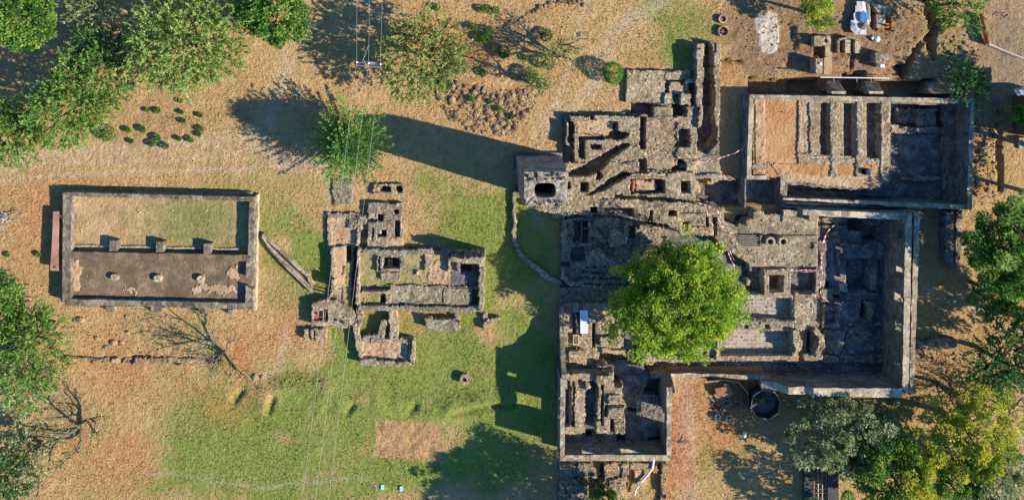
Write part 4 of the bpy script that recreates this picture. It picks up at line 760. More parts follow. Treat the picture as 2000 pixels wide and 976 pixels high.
GR = [(900, 375, 90, 75, .8), (950, 460, 70, 90, .9), (1000, 570, 80, 90, .9), (880, 690, 150, 80, 1.0), (950, 640, 80, 70, .8), (955, 815, 75, 38, 1.3), (800, 740, 160, 60, .9), (640, 800, 170, 70, .75), (460, 860, 140, 100, .65), (250, 800, 60, 60, .2), (200, 940, 90, 40, .2), (600, 930, 260, 60, .75), (850, 930, 160, 60, .9),
      (570, 490, 80, 90, .75), (625, 515, 35, 45, 1.3), (690, 760, 90, 60, .8), (1330, 55, 80, 70, .7), (1260, 20, 40, 40, .3), (1340, 110, 30, 40, 1), (340, 640, 80, 45, .5), (330, 880, 90, 90, .4), (500, 900, 200, 80, .6), (420, 780, 110, 50, .5), (380, 430, 110, 60, .6), (1050, 470, 60, 80, 1.2), (1040, 740, 60, 120, .9), (700, 680, 60, 60, .7), (590, 600, 60, 50, .5), (720, 640, 60, 60, .9), (540, 390, 90, 50, .35), (400, 720, 120, 20, .6),
      (830, 120, 70, 90, .35), (340, 560, 250, 30, .1), (770, 945, 60, 20, 1.2), (1850, 60, 45, 70, .7), (1380, 870, 30, 60, .35), (1440, 900, 60, 70, .3), (80, 400, 60, 80, .12), (990, 900, 80, 60, 1.), (1860, 620, 60, 30, .2), (520, 300, 120, 40, .15), (1700, 880, 150, 70, .5), (1880, 800, 120, 120, .35)]
green = sum(blob(X, Y, *g) for g in GR); green = np.clip(green*1.25*(1+.9*fbm(X*.2, Y*.2, 91, 4))-.05, 0, 1.4)
OR = [(470, 700, 45, 55, .7), (1340, 790, 28, 60, .8), (1332, 890, 24, 75, 1.2), (1330, 850, 18, 30, .5), (1420, 820, 45, 60, .6), (60, 400, 60, 90, .5), (230, 700, 70, 60, .45), (230, 420, 60, 60, .5), (1430, 150, 30, 25, .5), (180, 900, 60, 60, .3), (420, 790, 60, 30, .3), (900, 90, 90, 50, .55), (1280, 940, 20, 40, .7), (1670, 120, 60, 30, .5), (250, 880, 40, 60, .4), (560, 640, 40, 40, .4), (1460, 760, 30, 40, .5)]
orange = np.clip(sum(blob(X, Y, *g) for g in OR), 0, 1)
BR = [(1520, 60, 100, 70, 1.3), (1600, 120, 120, 40, 1), (1440, 60, 40, 60, 1.1), (1700, 60, 120, 80, .9), (1810, 100, 60, 60, .5), (1960, 80, 60, 90, .4), (440, 220, 40, 30, .4), (120, 800, 90, 60, .4), (1840, 720, 80, 60, .5), (300, 240, 90, 50, .45), (60, 180, 60, 60, .4), (1560, 790, 60, 20, .5), (960, 60, 120, 60, .15), (130, 560, 30, 60, .3)]
brown = np.clip(sum(blob(X, Y, *g) for g in BR), 0, 1)
rect = pmask(X, Y, [(736, 820), (800, 823), (864, 832), (862, 902), (800, 897), (732, 890)], .1); brown = np.maximum(brown, rect*.22); green *= (1-rect); orange = np.maximum(orange*(1-rect), rect*.12)
green *= 1-blob(X, Y, 565, 852, 28, 18, .7); green *= 1-blob(X, Y, 560, 470, 22, 14, .8); green *= 1-blob(X, Y, 960, 640, 30, 22, .8)
track = np.zeros(X.shape)
def seg(pts, w, a, arr):
    pp = PA(pts); d = np.full(X.shape, 99.0)
    for (x0, y0), (x1, y1) in zip(pp, pp[1:]):
        t = np.clip(((X-x0)*(x1-x0)+(Y-y0)*(y1-y0))/((x1-x0)**2+(y1-y0)**2), 0, 1); d = np.minimum(d, np.hypot(X-x0-t*(x1-x0), Y-y0-t*(y1-y0)))
    return np.maximum(arr, a*np.exp(-(d/w)**2)), d
for pts in ([(280, 925), (350, 925), (420, 940), (520, 952), (600, 940), (700, 933), (735, 945), (745, 976)],):
    track, _ = seg(pts, 0.20, .45, track)
for pts in ([(-50, 320), (120, 300), (300, 290), (480, 270), (560, 330), (700, 310)], [(560, 120), (530, 220), (500, 290)], [(1300, 0), (1200, 60), (1150, 180), (1080, 240), (1060, 270)], [(1340, 740), (1345, 976)], [(1060, 300), (1050, 430)]):
    track, _ = seg(pts, 0.8, .55, track)
for pts in ([(0, 330), (150, 318), (330, 312), (520, 292), (640, 345), (640, 420)], [(0, 352), (150, 340), (330, 334), (500, 330)], [(1150, 0), (1130, 60), (1090, 200), (1040, 270)], [(1320, 745), (1325, 976)], [(1352, 760), (1358, 976)], [(560, 640), (545, 720), (500, 740)], [(1800, 560), (1900, 600), (2000, 650)]):
    track, _ = seg(pts, 0.28, .6, track)
grey = np.clip(blob(X, Y, 1975, 90, 70, 130, 1.0)+blob(X, Y, 1350, 960, 25, 20, .3)+blob(X, Y, 1352, 800, 10, 50, .3), 0, 1)
# relief: scarp across the lawn, spoil, trenches
_, d1 = seg([(880, 800), (930, 797), (1000, 792)], 1, 1, np.zeros(X.shape)); yy = P(0, 796)[1]
def ridge(pts, w, h):
    global Z
    a, _ = seg(pts, w, 1.0, np.zeros(X.shape)); Z = Z+h*a
for pts, w, h in (([(880, 808), (900, 805), (950, 795), (1003, 792)], .30, -.42), ([(880, 796), (950, 780), (1003, 778)], .8, .32), ([(640, 770), (700, 778), (780, 795), (870, 800)], 1.2, .28), ([(540, 762), (580, 748), (640, 752)], 1.1, .3), ([(533, 778), (524, 806)], .34, -.36), ([(470, 765), (455, 785)], .4, -.36), ([(512, 765), (512, 800)], .8, .22), ([(800, 806), (812, 790)], .35, -.3), ([(690, 790), (680, 805)], .3, -.3), ([(1180, 140), (1225, 134), (1300, 136)], .2, -.15),
        ([(975, 130), (1010, 60), (1080, 30)], 1.0, .1)):
    ridge(pts, w, h)
b_rough = np.clip(brown*1.2+rect, 0, 1); Z = Z+b_rough*(0.14*fbm(X*1.6, Y*1.6, 61, 4)+0.10*vnoise(X*4, Y*4, 66))
bank = np.clip(blob(X, Y, 700, 775, 160, 25, 1)+blob(X, Y, 330, 680, 120, 30, 1)+blob(X, Y, 950, 180, 90, 60, .8), 0, 1); Z = Z+bank*0.30*fbm(X*.9, Y*.9, 63, 4)
for pts, dp in (([(1464, 150), (1520, 156), (1560, 148), (1600, 145), (1660, 140), (1720, 158), (1790, 156), (1812, 152), (1830, 160), (1880, 178), (1880, 192), (1460, 192)], 1.2), ([(1548, 160), (1604, 156), (1604, 190), (1548, 190)], .8), ([(1660, 140), (1690, 138), (1690, 190), (1655, 190)], .7),
        ([(1766, 128), (1786, 92), (1793, 94), (1776, 130)], 1.0), ([(1786, 96), (1826, 48), (1832, 54), (1794, 98)], .5), ([(1748, 127), (1762, 124), (1774, 130), (1773, 146), (1762, 152), (1750, 142)], 1.2),
        ([(1800, -10), (1818, -10), (1836, 45), (1828, 70), (1824, 118), (1812, 100), (1812, 75), (1822, 52), (1806, 30)], 1.1), ([(1589, 90), (1610, 90), (1608, 113), (1590, 112)], .7), ([(1698, 10), (1712, 10), (1712, 56), (1698, 54)], 1.0), ([(1730, 30), (1739, 30), (1739, 57), (1730, 57)], .8),
        ([(1640, 78), (1651, 78), (1651, 103), (1640, 102)], .9), ([(1661, 80), (1670, 80), (1670, 102), (1661, 103)], .9), ([(1520, 40), (1555, 50), (1556, 96), (1522, 98)], .28), ([(1407, 112), (1450, 121), (1440, 125), (1407, 121)], .6), ([(1948, 240), (1956, 240), (1958, 375), (1948, 375)], 1.0), ([(1664, 110), (1669, 110), (1666, 138), (1662, 138)], .5)):
    m = pmask(X, Y, pts, .08); Z = Z-dp*m; brown = np.maximum(brown, m*.8); green = green*(1-m)
pil = pmask(X, Y, [(1476, 35), (1500, 24), (1520, 28), (1520, 92), (1506, 106), (1484, 100), (1477, 70)], .12)
pale = np.clip(pil+track*.5, 0, 1); Z = Z+pil*.06
# no turf under the masonry
cov = np.zeros(X.shape, bool); k = int(0.3/CS)
ci = ((X-GX0)/CS).astype(int); cj = ((Y-GY0)/CS).astype(int); ok = (ci > k) & (ci < NX-k-1) & (cj > k) & (cj < NY-k-1); cov[:] = ok
for di in (-k, 0, k):
    for dj in (-k, 0, k):
        cov &= LV[np.clip(ci+di, 0, NX-1), np.clip(cj+dj, 0, NY-1)] > 0
Z = np.where(cov, -3.2, Z)
nx, ny = X.shape; idx = np.arange(nx*ny).reshape(nx, ny)
F = np.stack([idx[:-1, :-1], idx[1:, :-1], idx[1:, 1:], idx[:-1, 1:]], -1).reshape(-1, 4)
V = np.stack([X, Y, Z], -1).reshape(-1, 3)
one = np.ones(nx*ny)
ca = np.stack([green.ravel()/1.4, orange.ravel(), brown.ravel(), one], -1); cb = np.stack([grey.ravel(), pale.ravel(), np.zeros(nx*ny), one], -1)
# far skirt
e0 = [(-56, -31), (56, -31), (56, 33), (-56, 33)]; e1 = [(-600, -600), (600, -600), (600, 600), (-600, 600)]
nb = len(V); sk = np.array([(*p, -0.08) for p in e0]+[(*p, -0.08) for p in e1], float)
V = np.concatenate([V, sk]); F = np.concatenate([F, np.array([[nb+i, nb+4+i, nb+4+(i+1) % 4, nb+(i+1) % 4] for i in range(4)])])
ca = np.concatenate([ca, np.tile([.2, .1, .1, 1], (8, 1))]); cb = np.concatenate([cb, np.tile([0, 0, 0, 1], (8, 1))])
m, nt, pb, N = nodes('ground_cover'); p = geo(nt)
a1 = N('ShaderNodeAttribute'); a1.attribute_name = 'cov'; s1 = N('ShaderNodeSeparateColor'); lk(nt, a1.outputs['Color'], s1.inputs[0])
a2 = N('ShaderNodeAttribute'); a2.attribute_name = 'cov2'; s2 = N('ShaderNodeSeparateColor'); lk(nt, a2.outputs['Color'], s2.inputs[0])
nl = noise(nt, p, 0.25, 5, .6); nm = noise(nt, p, 1.3, 6, .7); nf = noise(nt, p, 6, 4, .75); ng = noise(nt, p, 2.6, 5, .7)
dry = ramp(nt, mth(nt, 'ADD', mth(nt, 'MULTIPLY', nm, .55), mth(nt, 'MULTIPLY', nf, .45)), [(.3, (.22, .125, .048)), (.48, (.46, .295, .128)), (.66, (.63, .45, .215))])
dry = mixc(nt, mth(nt, 'MULTIPLY', mth(nt, 'SUBTRACT', nl, .47, True), 3.5, True), dry, (.46, .27, .108))
grn = ramp(nt, mth(nt, 'ADD', mth(nt, 'MULTIPLY', ng, .5), mth(nt, 'MULTIPLY', nf, .5)), [(.3, (.055, .11, .018)), (.47, (.15, .225, .035)), (.58, (.25, .30, .06)), (.72, (.40, .37, .13))])
gn = mth(nt, 'ADD', mth(nt, 'ADD', mth(nt, 'MULTIPLY', nm, .38), mth(nt, 'MULTIPLY', nf, .27)), mth(nt, 'MULTIPLY', nl, .35)); gf = mth(nt, 'ADD', mth(nt, 'MULTIPLY', s1.outputs[0], 1.45), mth(nt, 'MULTIPLY', mth(nt, 'SUBTRACT', gn, .5), 7.5)); gf = mth(nt, 'MULTIPLY', mth(nt, 'SUBTRACT', gf, .30, True), .9)
cc = mixc(nt, gf, dry, grn)
org = ramp(nt, nm, [(.3, (.38, .125, .035)), (.7, (.56, .26, .10))]); cc = mixc(nt, mth(nt, 'MULTIPLY', s1.outputs[1], mth(nt, 'ADD', nm, .65), True), cc, org)
brn = ramp(nt, mth(nt, 'ADD', mth(nt, 'MULTIPLY', nm, .6), mth(nt, 'MULTIPLY', nf, .4)), [(.3, (.13, .075, .035)), (.5, (.27, .165, .085)), (.7, (.44, .31, .18))]); cc = mixc(nt, mth(nt, 'MULTIPLY', s1.outputs[2], mth(nt, 'ADD', nm, .45), True), cc, brn)
cc = mixc(nt, mth(nt, 'MULTIPLY', s2.outputs[0], .85), cc, ramp(nt, nm, [(.3, (.17, .135, .09)), (.7, (.30, .24, .16))]))
cc = mixc(nt, mth(nt, 'MULTIPLY', s2.outputs[1], mth(nt, 'ADD', nf, .45), True), cc, ramp(nt, nm, [(.3, (.42, .35, .26)), (.7, (.70, .62, .50))]))
lk(nt, cc, pb.inputs['Base Color']); pb.inputs['Roughness'].default_value = 1; pb.inputs['Specular IOR Level'].default_value = .1
bump(nt, mth(nt, 'ADD', mth(nt, 'ADD', mth(nt, 'MULTIPLY', nf, .8), mth(nt, 'MULTIPLY', ng, 1.3)), mth(nt, 'MULTIPLY', nm, 2.2)), 1.0, .13, pb)
g = mesh('ground', V, F, m, None, True, attr={'cov': ca, 'cov2': cb}); tag(g, 'dry and green turf', None, None, 'structure'); del g['label']
# tufts of grass standing on it
rng = np.random.default_rng(5); n_ = 210000
tx = rng.uniform(-54, 54, n_); ty = rng.uniform(-27.5, 27.5, n_)
fi = np.clip(((tx+56)/GSTEP).astype(int), 0, nx-1); fj = np.clip(((ty+31)/GSTEP).astype(int), 0, ny-1)
gg = green[fi, fj]/1.4; bb = brown[fi, fj]+grey[fi, fj]+pale[fi, fj]; zz = Z[fi, fj]
keep = (zz > -.35) & (rng.random(n_) > bb*.9) & (LV[np.clip(((tx-GX0)/CS).astype(int), 0, NX-1), np.clip(((ty-GY0)/CS).astype(int), 0, NY-1)] == 0) & (vnoise(tx*.9, ty*.9, 71)+.8*vnoise(tx*.22, ty*.22, 73)+.5 > rng.random(n_))
tx, ty, gg, zz = tx[keep], ty[keep], gg[keep], zz[keep]; n_ = len(tx)
C_ = np.stack([tx, ty, zz-.02], 1); D_ = unit(np.stack([rng.normal(size=n_), rng.normal(size=n_), np.abs(rng.normal(size=n_))*.9+.35], 1))
tint = np.clip(gg*1.0+.5*vnoise(tx*.5, ty*.5, 77)+rng.normal(size=n_)*.3, 0, 1)
Vt, Ft, tt = leafmesh(C_, D_, .17+.16*rng.random(n_)**3, .055, tint, rng)
M['tuft'] = leaf_mat('grass_tufts', (.56, .38, .18), (.38, .33, .11), (.15, .24, .04), .2)
g = mesh('grass', Vt, Ft, M['tuft'], None, attr={'tint': tt}); g['kind'] = 'stuff'; g['label'] = 'dry and green grass tufts covering the open ground'; g['category'] = 'grass'
# ================================================================ CHIMNEY TOWER
TW = thing('chimney_tower', 'massive square stone chimney with a black rounded opening on top, casting the longest shadow', 'chimney', base_of(1050, 345))
HT = 9.3
def quadring(h, pts): return [(*P(x, y, h), h) for x, y in pts]
b = MB(); rnd = random.Random(3)
bot = PA([(1006, 303), (1096, 303), (1094, 376), (1012, 376)]); top = PA([(1024, 336), (1107, 336), (1108, 403), (1024, 403)], HT)
lv = 24; rings = []
for k in range(lv+1):
    t = k/lv; R_ = []
    for e_ in range(4):
        for s_ in range(8):
            u = s_/8; q = lambda A_: (A_[e_][0]*(1-u)+A_[(e_+1) % 4][0]*u, A_[e_][1]*(1-u)+A_[(e_+1) % 4][1]*u)
            x0, y0 = q(bot); x1, y1 = q(top); R_.append((x0+(x1-x0)*t+rnd.uniform(-.03, .03), y0+(y1-y0)*t+rnd.uniform(-.03, .03), t*HT-0.4*(1-t)))
    rings.append(R_)
V = [v for r in rings for v in r]; F = []
for k in range(lv):
    for i in range(32): F.append((k*32+i, k*32+(i+1) % 32, (k+1)*32+(i+1) % 32, (k+1)*32+i))
# opening: superellipse ring, then the shaft
hx, hy = P(1065, 372, HT); ax, ay = 21/20*.868, 14.5/20*.868; n0 = len(V)
def hole(z, s=1.0):
    out = []
    for e_ in range(4):
        for s_ in range(8):
            x, y, _ = rings[-1][e_*8+s_]; a = math.atan2((y-hy)/ay, (x-hx)/ax); r = (abs(math.cos(a))**3.5+abs(math.sin(a))**3.5)**(-1/3.5)
            out.append((hx+ax*s*r*math.cos(a), hy+ay*s*r*math.sin(a), z))
    return out
V += [(x*.5+r[0]*.5+rnd.uniform(-.04, .04), y*.5+r[1]*.5+rnd.uniform(-.04, .04), HT+rnd.uniform(-.1, .1)) for (x, y, z), r in zip(hole(HT), rings[-1])]; V += hole(HT-.06); V += hole(HT-5.5, .9)
base_ = lv*32
for q0, q1 in ((base_, n0), (n0, n0+32), (n0+32, n0+64)):
    for i in range(32): F.append((q0+i, q0+(i+1) % 32, q1+(i+1) % 32, q1+i))
V.append((hx, hy, HT-5.5)); c_ = len(V)-1
for i in range(32): F.append((n0+64+i, n0+64+(i+1) % 32, c_))
M['tower'] = stone_mat('tower_masonry', (0.115, 0.102, 0.082), (0.246, 0.213, 0.164), (0.426, 0.377, 0.287), scale=3.2, stretch=(0.9, 0.9, 1.6), bd=0.05, mort=.15)
SH = mesh('shaft', V, F, M['tower'], TW)
b = MB(); b.prism(PA([(1003, 297), (1098, 298), (1097, 306), (1003, 305)]), -.4, .35); b.prism(PA([(1003, 305), (1009, 305), (1011, 376), (1003, 376)]), -.4, .349); b.build('plinth', M['masonry'], TW)
for k in range(46):      # loose stones round the rim
    a = rnd.uniform(0, 6.28); x = hx+rnd.choice((-1, 1))*rnd.uniform(.2, 1.75); y = hy+rnd.choice((-1, 1))*rnd.uniform(.8, 1.5)
    if abs(x-hx) < 1.2 and abs(y-hy) < .85: continue
    s = rnd.uniform(.07, .12); b = MB(); b.ring(x, y, HT-.05, HT+rnd.uniform(.06, .16), 0, s*1.5, 6, jit=.15); b.build('cap_stone', M['rubble'], SH)
RP = thing('stone_ramp', 'rubble ramp at the foot of the chimney next to the garden', 'ramp', base_of(1080, 412)); b = MB()
b.add([(*P(1026, 402), .05), (*P(1100, 402), .9), (*P(1102, 425), .5), (*P(1080, 424), .3), (*P(1048, 410), .0), (*P(1026, 402), -.4), (*P(1100, 402), -.4), (*P(1102, 425), -.4), (*P(1080, 424), -.4), (*P(1048, 410), -.4)], [(0, 4, 3, 2, 1), (0, 5, 9, 4), (4, 9, 8, 3), (3, 8, 7, 2), (2, 7, 6, 1), (0, 1, 6, 5)]); b.build('masonry', M['rubble'], RP)
# ================================================================ THINGS LYING ABOUT
t = thing('steel_trough', 'long rusty red steel beam lying beside the western enclosure', 'steel beam', base_of(107, 470))
b = MB(); h = .95; b.prism(PA([(104, 413), (114.5, 413), (115, 440), (113.5, 470), (114.5, 529), (98, 528), (101, 480)], h), h-.28, h); b.build('beam', M['rust'], t)
x0, y0 = P(106, 521, h); b = MB(); b.ring(x0, y0, h-.01, h+.012, 0, .13, 14); b.build('bolt_hole', M['darksteel'], t)
for yy in (430, 505): b = MB(); x0, y0 = P(107, yy, .5); b.box(x0, y0, -.2, h-.285, .55, .4); b.build('support', M['rust'], t)
b = MB(); b.tube([(*P(113, 420, .9), .85), (*P(121, 422, .9), .95), (*P(122, 428, 1), 1.0)], .12, 8); b.build('elbow', M['rust'], t)
t = thing('sheet_metal_panel', 'white corrugated sheet lying in the sunlit court left of the lime green tree', 'metal sheet', base_of(1140, 628)); b = MB()
x0, y0 = P(1133, 606, 1.3); x1, y1 = P(1148, 651, 1.3); nn = 12; V = []; F = []
for i in range(nn+1):
    x = x0+(x1-x0)*i/nn; z = 1.30+(.02 if i % 2 else -.02); V += [(x, y0, z), (x, y1, z), (x, y0, z-.03), (x, y1, z-.03)]
for i in range(nn): a = 4*i; F += [(a, a+1, a+5, a+4), (a+2, a+6, a+7, a+3), (a, a+4, a+6, a+2), (a+1, a+3, a+7, a+5)]
F += [(0, 2, 3, 1), (4*nn, 4*nn+1, 4*nn+3, 4*nn+2)]
mesh('panel', V, F, M['white'], t); 
for xx, yy in ((1135, 609), (1146, 609), (1135, 648), (1146, 648)): b = MB(); x, y = P(xx, yy, 1.2); b.box(x, y, .5, 1.26, .1, .1); b.build('post', M['wood'], t)
t = thing('plank_stack', 'pale wooden boards above the white sheet in the court', 'planks', base_of(1125, 603))
for k in range(5): x0, y0 = P(1121+k*2.3, 602, 1.0); b = MB(); b.box(x0, y0, .75, .92+.02*(k % 2), .10, .85); b.build('plank', M['wood'], t)
t = thing('wooden_crate', 'yellow open plywood frame on the court floor below the white sheet', 'crate', base_of(1125, 663)); x0, y0 = P(1125, 663, .95)
for dx, dy, lx, ly in ((-.24, 0, .09, .95), (.24, 0, .09, .95), (0, .43, .39, .09), (0, -.43, .39, .09)): b = MB(); b.box(x0+dx, y0+dy, .6, 1.0, lx, ly); b.build('board', M['yellow'], t)
b = MB(); b.box(x0+.06, y0, .6, .82, .2, .74); b.build('lining', M['white'], t)
for nm, px in (('left', 1505), ('right', 1530)):
    t = thing('stone_ring', 'upright mouth of a round %s pipe ring on the stone paving' % nm, 'pipe ring', base_of(px, 472), 'pair of round pipe rings on the paving'); x0, y0 = P(px, 472, 1.3)
    b = MB(); b.ring(x0, y0, .7, 1.35, .27, .46, 22, jit=.01); b.build('ring', M['cap'], t); b = MB(); b.ring(x0, y0, .7, .86, 0, .28, 14); b.build('fill', M['darksteel'], t)
t = thing('plank_cover', 'low frame of pale boards left of the two pipe rings', 'board frame', base_of(1466, 470))
for k in range(6): b = MB(); x, y = P(1443, 460+k*4, .95); x1, y1 = P(1483+random.uniform(-8, 3), 460+k*4.2, .95); b.tube([(x, y, .92), (x1, y1, .98)], .07, 4); b.build('board', M['wood'], t)
b = MB(); x, y = P(1486, 470, 1.0); b.box(x, y, .7, 1.1, .25, 1.1); b.build('end_block', M['masonry'], t)
t = thing('stone_cube', 'small pale square stone beside a square hole in the orange floor', 'stone block', base_of(1702, 338)); b = MB(); x, y = P(1702, 338, 2.0); b.box(x, y, 1.5, 2.1, .5, .5, .1); b.build('block', M['cap_pale'], t); b = MB(); b.box(x, y, 2.1, 2.16, .3, .3, .1); b.build('top', M['cap'], t)
# tanks east of the orange strip
def octa(cx, cy, r, n=8, a0=.2): return [(cx+r*math.cos(a0+2*math.pi*i/n), cy+r*math.sin(a0+2*math.pi*i/n)) for i in range(n)]
t = thing('octagonal_tank', 'intact octagonal sheet steel tank full of weeds south of the court wall', 'tank', base_of(1492, 786)); x, y = P(1495, 789, 1.1); R0 = octa(x, y, 1.45); R1 = octa(x, y, 1.40)
for i in range(8):
    j = (i+1) % 8; b = MB(); b.prism([R0[i], R0[j], R1[j], R1[i]], -.1, 1.15); b.build('side_panel', M['darksteel'], t)
b = MB(); b.prism(octa(x, y, 1.39), -.1, .25); b.build('bottom', M['dark'], t)
rng = np.random.default_rng(77); V, F, tt = crown('broad', (x-.1, y+.1, .35), (.7, .7, .15), .5, 77, .7); mesh('weeds', V, F, M['sage'], t, attr={'tint': tt})
b = MB(); R2 = octa(x, y, 1.47)
for i in range(8): j = (i+1) % 8; b.tube([(*R2[i], 1.16), (*R2[j], 1.16)], .035, 6)
b.build('rim', M['steel'], t)
t = thing('broken_tank', 'broken octagonal tank with its left side missing and stones inside', 'tank', base_of(1425, 772)); pts = PA([(1380, 741), (1408, 739), (1441, 744), (1458, 765), (1459, 796), (1468, 806)], .95)
for p0, p1 in zip(pts, pts[1:]):
    d_ = np.array(p1)-np.array(p0); d_ /= np.linalg.norm(d_); nrm = np.array([-d_[1], d_[0]])*.05; b = MB(); b.prism([tuple(np.array(p0)), tuple(np.array(p1)), tuple(np.array(p1)+nrm), tuple(np.array(p0)+nrm)], -.1, 1.3); b.build('side_panel', M['darksteel'], t)
b = MB(); b.prism(PA([(1392, 768), (1400, 752), (1420, 745), (1430, 765), (1422, 772), (1398, 774)]), -.1, .3); b.build('stone_bed', M['rubble_pink'], t)
b = MB(); b.prism(PA([(1396, 758), (1418, 754), (1422, 770), (1400, 772)], .5), .1, .55); b.build('brick_lump', M['redbrick'], t)
rnd = random.Random(12)
def rockmesh(b, x, y, z, r, rnd, flat=.65):
    V = []; n = 7
    for k, (zz, rr) in enumerate(((-.5, .8), (.05, 1), (.55, .78), (.85, .35))):
        for i in range(n): a = 2*math.pi*i/n+k*.3; q = r*rr*rnd.uniform(.78, 1.2); V.append((x+q*math.cos(a), y+q*math.sin(a), z+zz*r*flat*rnd.uniform(.85, 1.15)))
    F = [(k*n+i, k*n+(i+1) % n, (k+1)*n+(i+1) % n, (k+1)*n+i) for k in range(3) for i in range(n)]+[tuple(3*n+i for i in range(n))]
    b.add(V, F)
def rock(px, py, r, label, group=None, mat='rock', z=0):
    x, y = P(px, py); b = MB(); rockmesh(b, x, y, z+r*.1, r, rnd, rnd.uniform(.5, .85)); o = b.build('rock', M[mat]); o.data.transform(__import__('mathutils').Matrix.Translation((-x, -y, -z))); o.location = (x, y, z); BASE[o.name] = np.array([x, y, z])
    return tag(o, label, 'rock', group)
for k, (px, py) in enumerate(((1402, 813), (1424, 815))):
    t = thing('steel_pot', ('left' if k == 0 else 'right')+' small round iron pot below the broken tank', 'pot', base_of(px, py), 'small iron pots'); x, y = P(px, py, .35); b = MB(); b.ring(x, y, -.05, .42, .12, .26, 16); b.build('body', M['steel'], t); b = MB(); b.ring(x, y, 0, .2, 0, .13, 10); b.build('fill', M['dark'], t)
t = thing('white_bucket', 'whitish toppled bucket on the earth below the tanks', 'bucket', base_of(1453, 845)); x, y = P(1453, 845); b = MB(); b.tube([(x-.1, y-.25, .22), (x+.05, y+.2, .24)], [.2, .14], 12); b.build('body', M['white'], t); b = MB(); b.tube([(x-.15, y-.27, .3), (x, y-.3, .42), (x+.02, y-.28, .2)], .015, 4); b.build('handle', M['steel'], t)
t = thing('scrap_pile', 'heap of dark scrap bars and plates below the broken tank', 'scrap', base_of(1425, 790))
for k in range(16):
    px = rnd.uniform(1395, 1450); py = rnd.uniform(776, 800); x, y = P(px, py); a = rnd.uniform(0, 3.1); q = rnd.uniform(.2, .6); b = MB(); b.tube([(x-q*math.cos(a), y-q*math.sin(a), rnd.uniform(.05, .25)), (x+q*math.cos(a), y+q*math.sin(a), rnd.uniform(.1, .4))], rnd.uniform(.03, .08), 5); b.build('bar', M[rnd.choice(('darksteel', 'wood', 'rubble'))], t)
# timber and dead branch on the orange strip, curved pipe
t = thing('fallen_branch', 'thin dark branch lying across the orange earth beside the mill wall', 'branch', base_of(1330, 860)); b = MB(); b.tube([(*P(1312, 856), .08), (*P(1325, 863), .1), (*P(1336, 857), .2), (*P(1342, 848), .3)], [.06, .05, .04, .02], 5); b.tube([(*P(1325, 863), .1), (*P(1345, 861), .15), (*P(1352, 858), .2)], [.04, .03, .015], 5); b.build('branch', M['bark'], t)
t = thing('curved_pipe', 'pale curved pipe lying on the rubble foundations', 'pipe', base_of(1260, 930)); b = MB(); b.tube([(*P(1277, 898, .5), .5), (*P(1274, 915, .5), .45), (*P(1262, 930, .5), .45), (*P(1251, 942, .5), .45)], .11, 8); b.build('pipe', M['white'], t); b = MB(); b.tube([(*P(1249, 946, .5), .4), (*P(1243, 956, .5), .35), (*P(1240, 968, .5), .3)], .09, 8); b.build('pipe', M['white'], t)
b = MB(); x, y = P(1249, 942, .5); b.box(x, y, .2, .62, .4, .4, .5); b.build('joint', M['steel'], t)
for k, px in enumerate((747.5, 784.5)):
    py = 949 if k == 0 else 952; t = thing('ground_sign', ('left' if k == 0 else 'right')+' of the two small pale teal plates lying on the lawn at the bottom edge', 'plate', base_of(px, py), 'teal plates on the lawn'); x, y = P(px, py); b = MB(); b.box(x, y, .12, .16, .32, .48, .05); b.build('plate', M['teal'], t); b = MB(); b.box(x, y, -.05, .12, .07, .07); b.build('stake', M['steel'], t)
# ================================================================ EXCAVATION
def pier(px0, py0, px1, py1, h, label, mat='cap', extra=None, name='stone_pier'):
    t = thing(name, label, 'stone pier', base_of((px0+px1)/2, (py0+py1)/2)); b = MB(); pts = PA([(px0, py0), (px1, py0), (px1, py1), (px0, py1)], h); b.prism([(x+rnd.uniform(-.04, .04), y+rnd.uniform(-.04, .04)) for x, y in pts], -1.3, h); b.build('block', M[mat], t); return t
t = pier(1591, 70, 1606, 90, .75, 'pale stone pier with a ring hole at its right, in the dig', 'rubble'); x, y = P(1613, 80, .5); b = MB(); b.ring(x, y, -.3, .55, .2, .5, 14, jit=.04); b.build('ring', M['cap'], t); b = MB(); b.box(x+.1, y, -.5, .35, .9, 1.0); b.build('footing', M['rubble'], t)
t = pier(1594, 115, 1607, 143, 1.3, 'tall narrow stone pier topped with a white disc, in the dig', 'rubble'); x, y = P(1603, 125, 1.35); b = MB(); b.ring(x, y, 1.31, 1.40, 0, .13, 12); b.build('disc', M['white'], t)
t = pier(1610, 112, 1624, 145, .15, 'low yellowish earth block beside the pier with the disc', 'sand'); b = MB(); x, y = P(1617, 100); b.box(x, y, -.8, .12, .6, 1.1); b.build('step', M['sand'], t)
t = pier(1710, 102, 1738, 123, 1.15, 'broad stone pier with white stones on top, right of the dig', 'rubble_grey'); x, y = P(1724, 129, .9); b = MB(); b.box(x, y, 0, .9, .4, .3); b.build('block', M['white'], t)
t = thing('stone_lintel', 'three upright slabs framing two dark slots in the dig', 'stone slabs', base_of(1655, 90))
for x0_, x1_ in ((1636, 1640), (1651, 1661), (1670, 1681)): b = MB(); b.prism(PA([(x0_, 78), (x1_, 78), (x1_, 104), (x0_, 104)], .45), -.9, .45); b.build('slab', M['cap'], t)
b = MB(); b.prism(PA([(1637, 76), (1660, 71), (1680, 78), (1680, 81), (1660, 75), (1638, 80)], .5), -.3, .62); b.build('arch', M['rubble'], t)
t = thing('standing_slabs', 'stone slabs framing the dark slots right of the tarpaulin', 'stone slabs', base_of(1722, 40))
for q in ((1712, 28, 1729, 55), (1694, 8, 1699, 56)): b = MB(); b.prism(PA([(q[0], q[1]), (q[2], q[1]), (q[2], q[3]), (q[0], q[3])], .4), -1.2, .4); b.build('slab', M['cap'], t)
b = MB(); b.prism(PA([(1700, 6), (1740, 14), (1740, 28), (1716, 26)], .5), -.2, .5); b.build('slab', M['cap'], t)
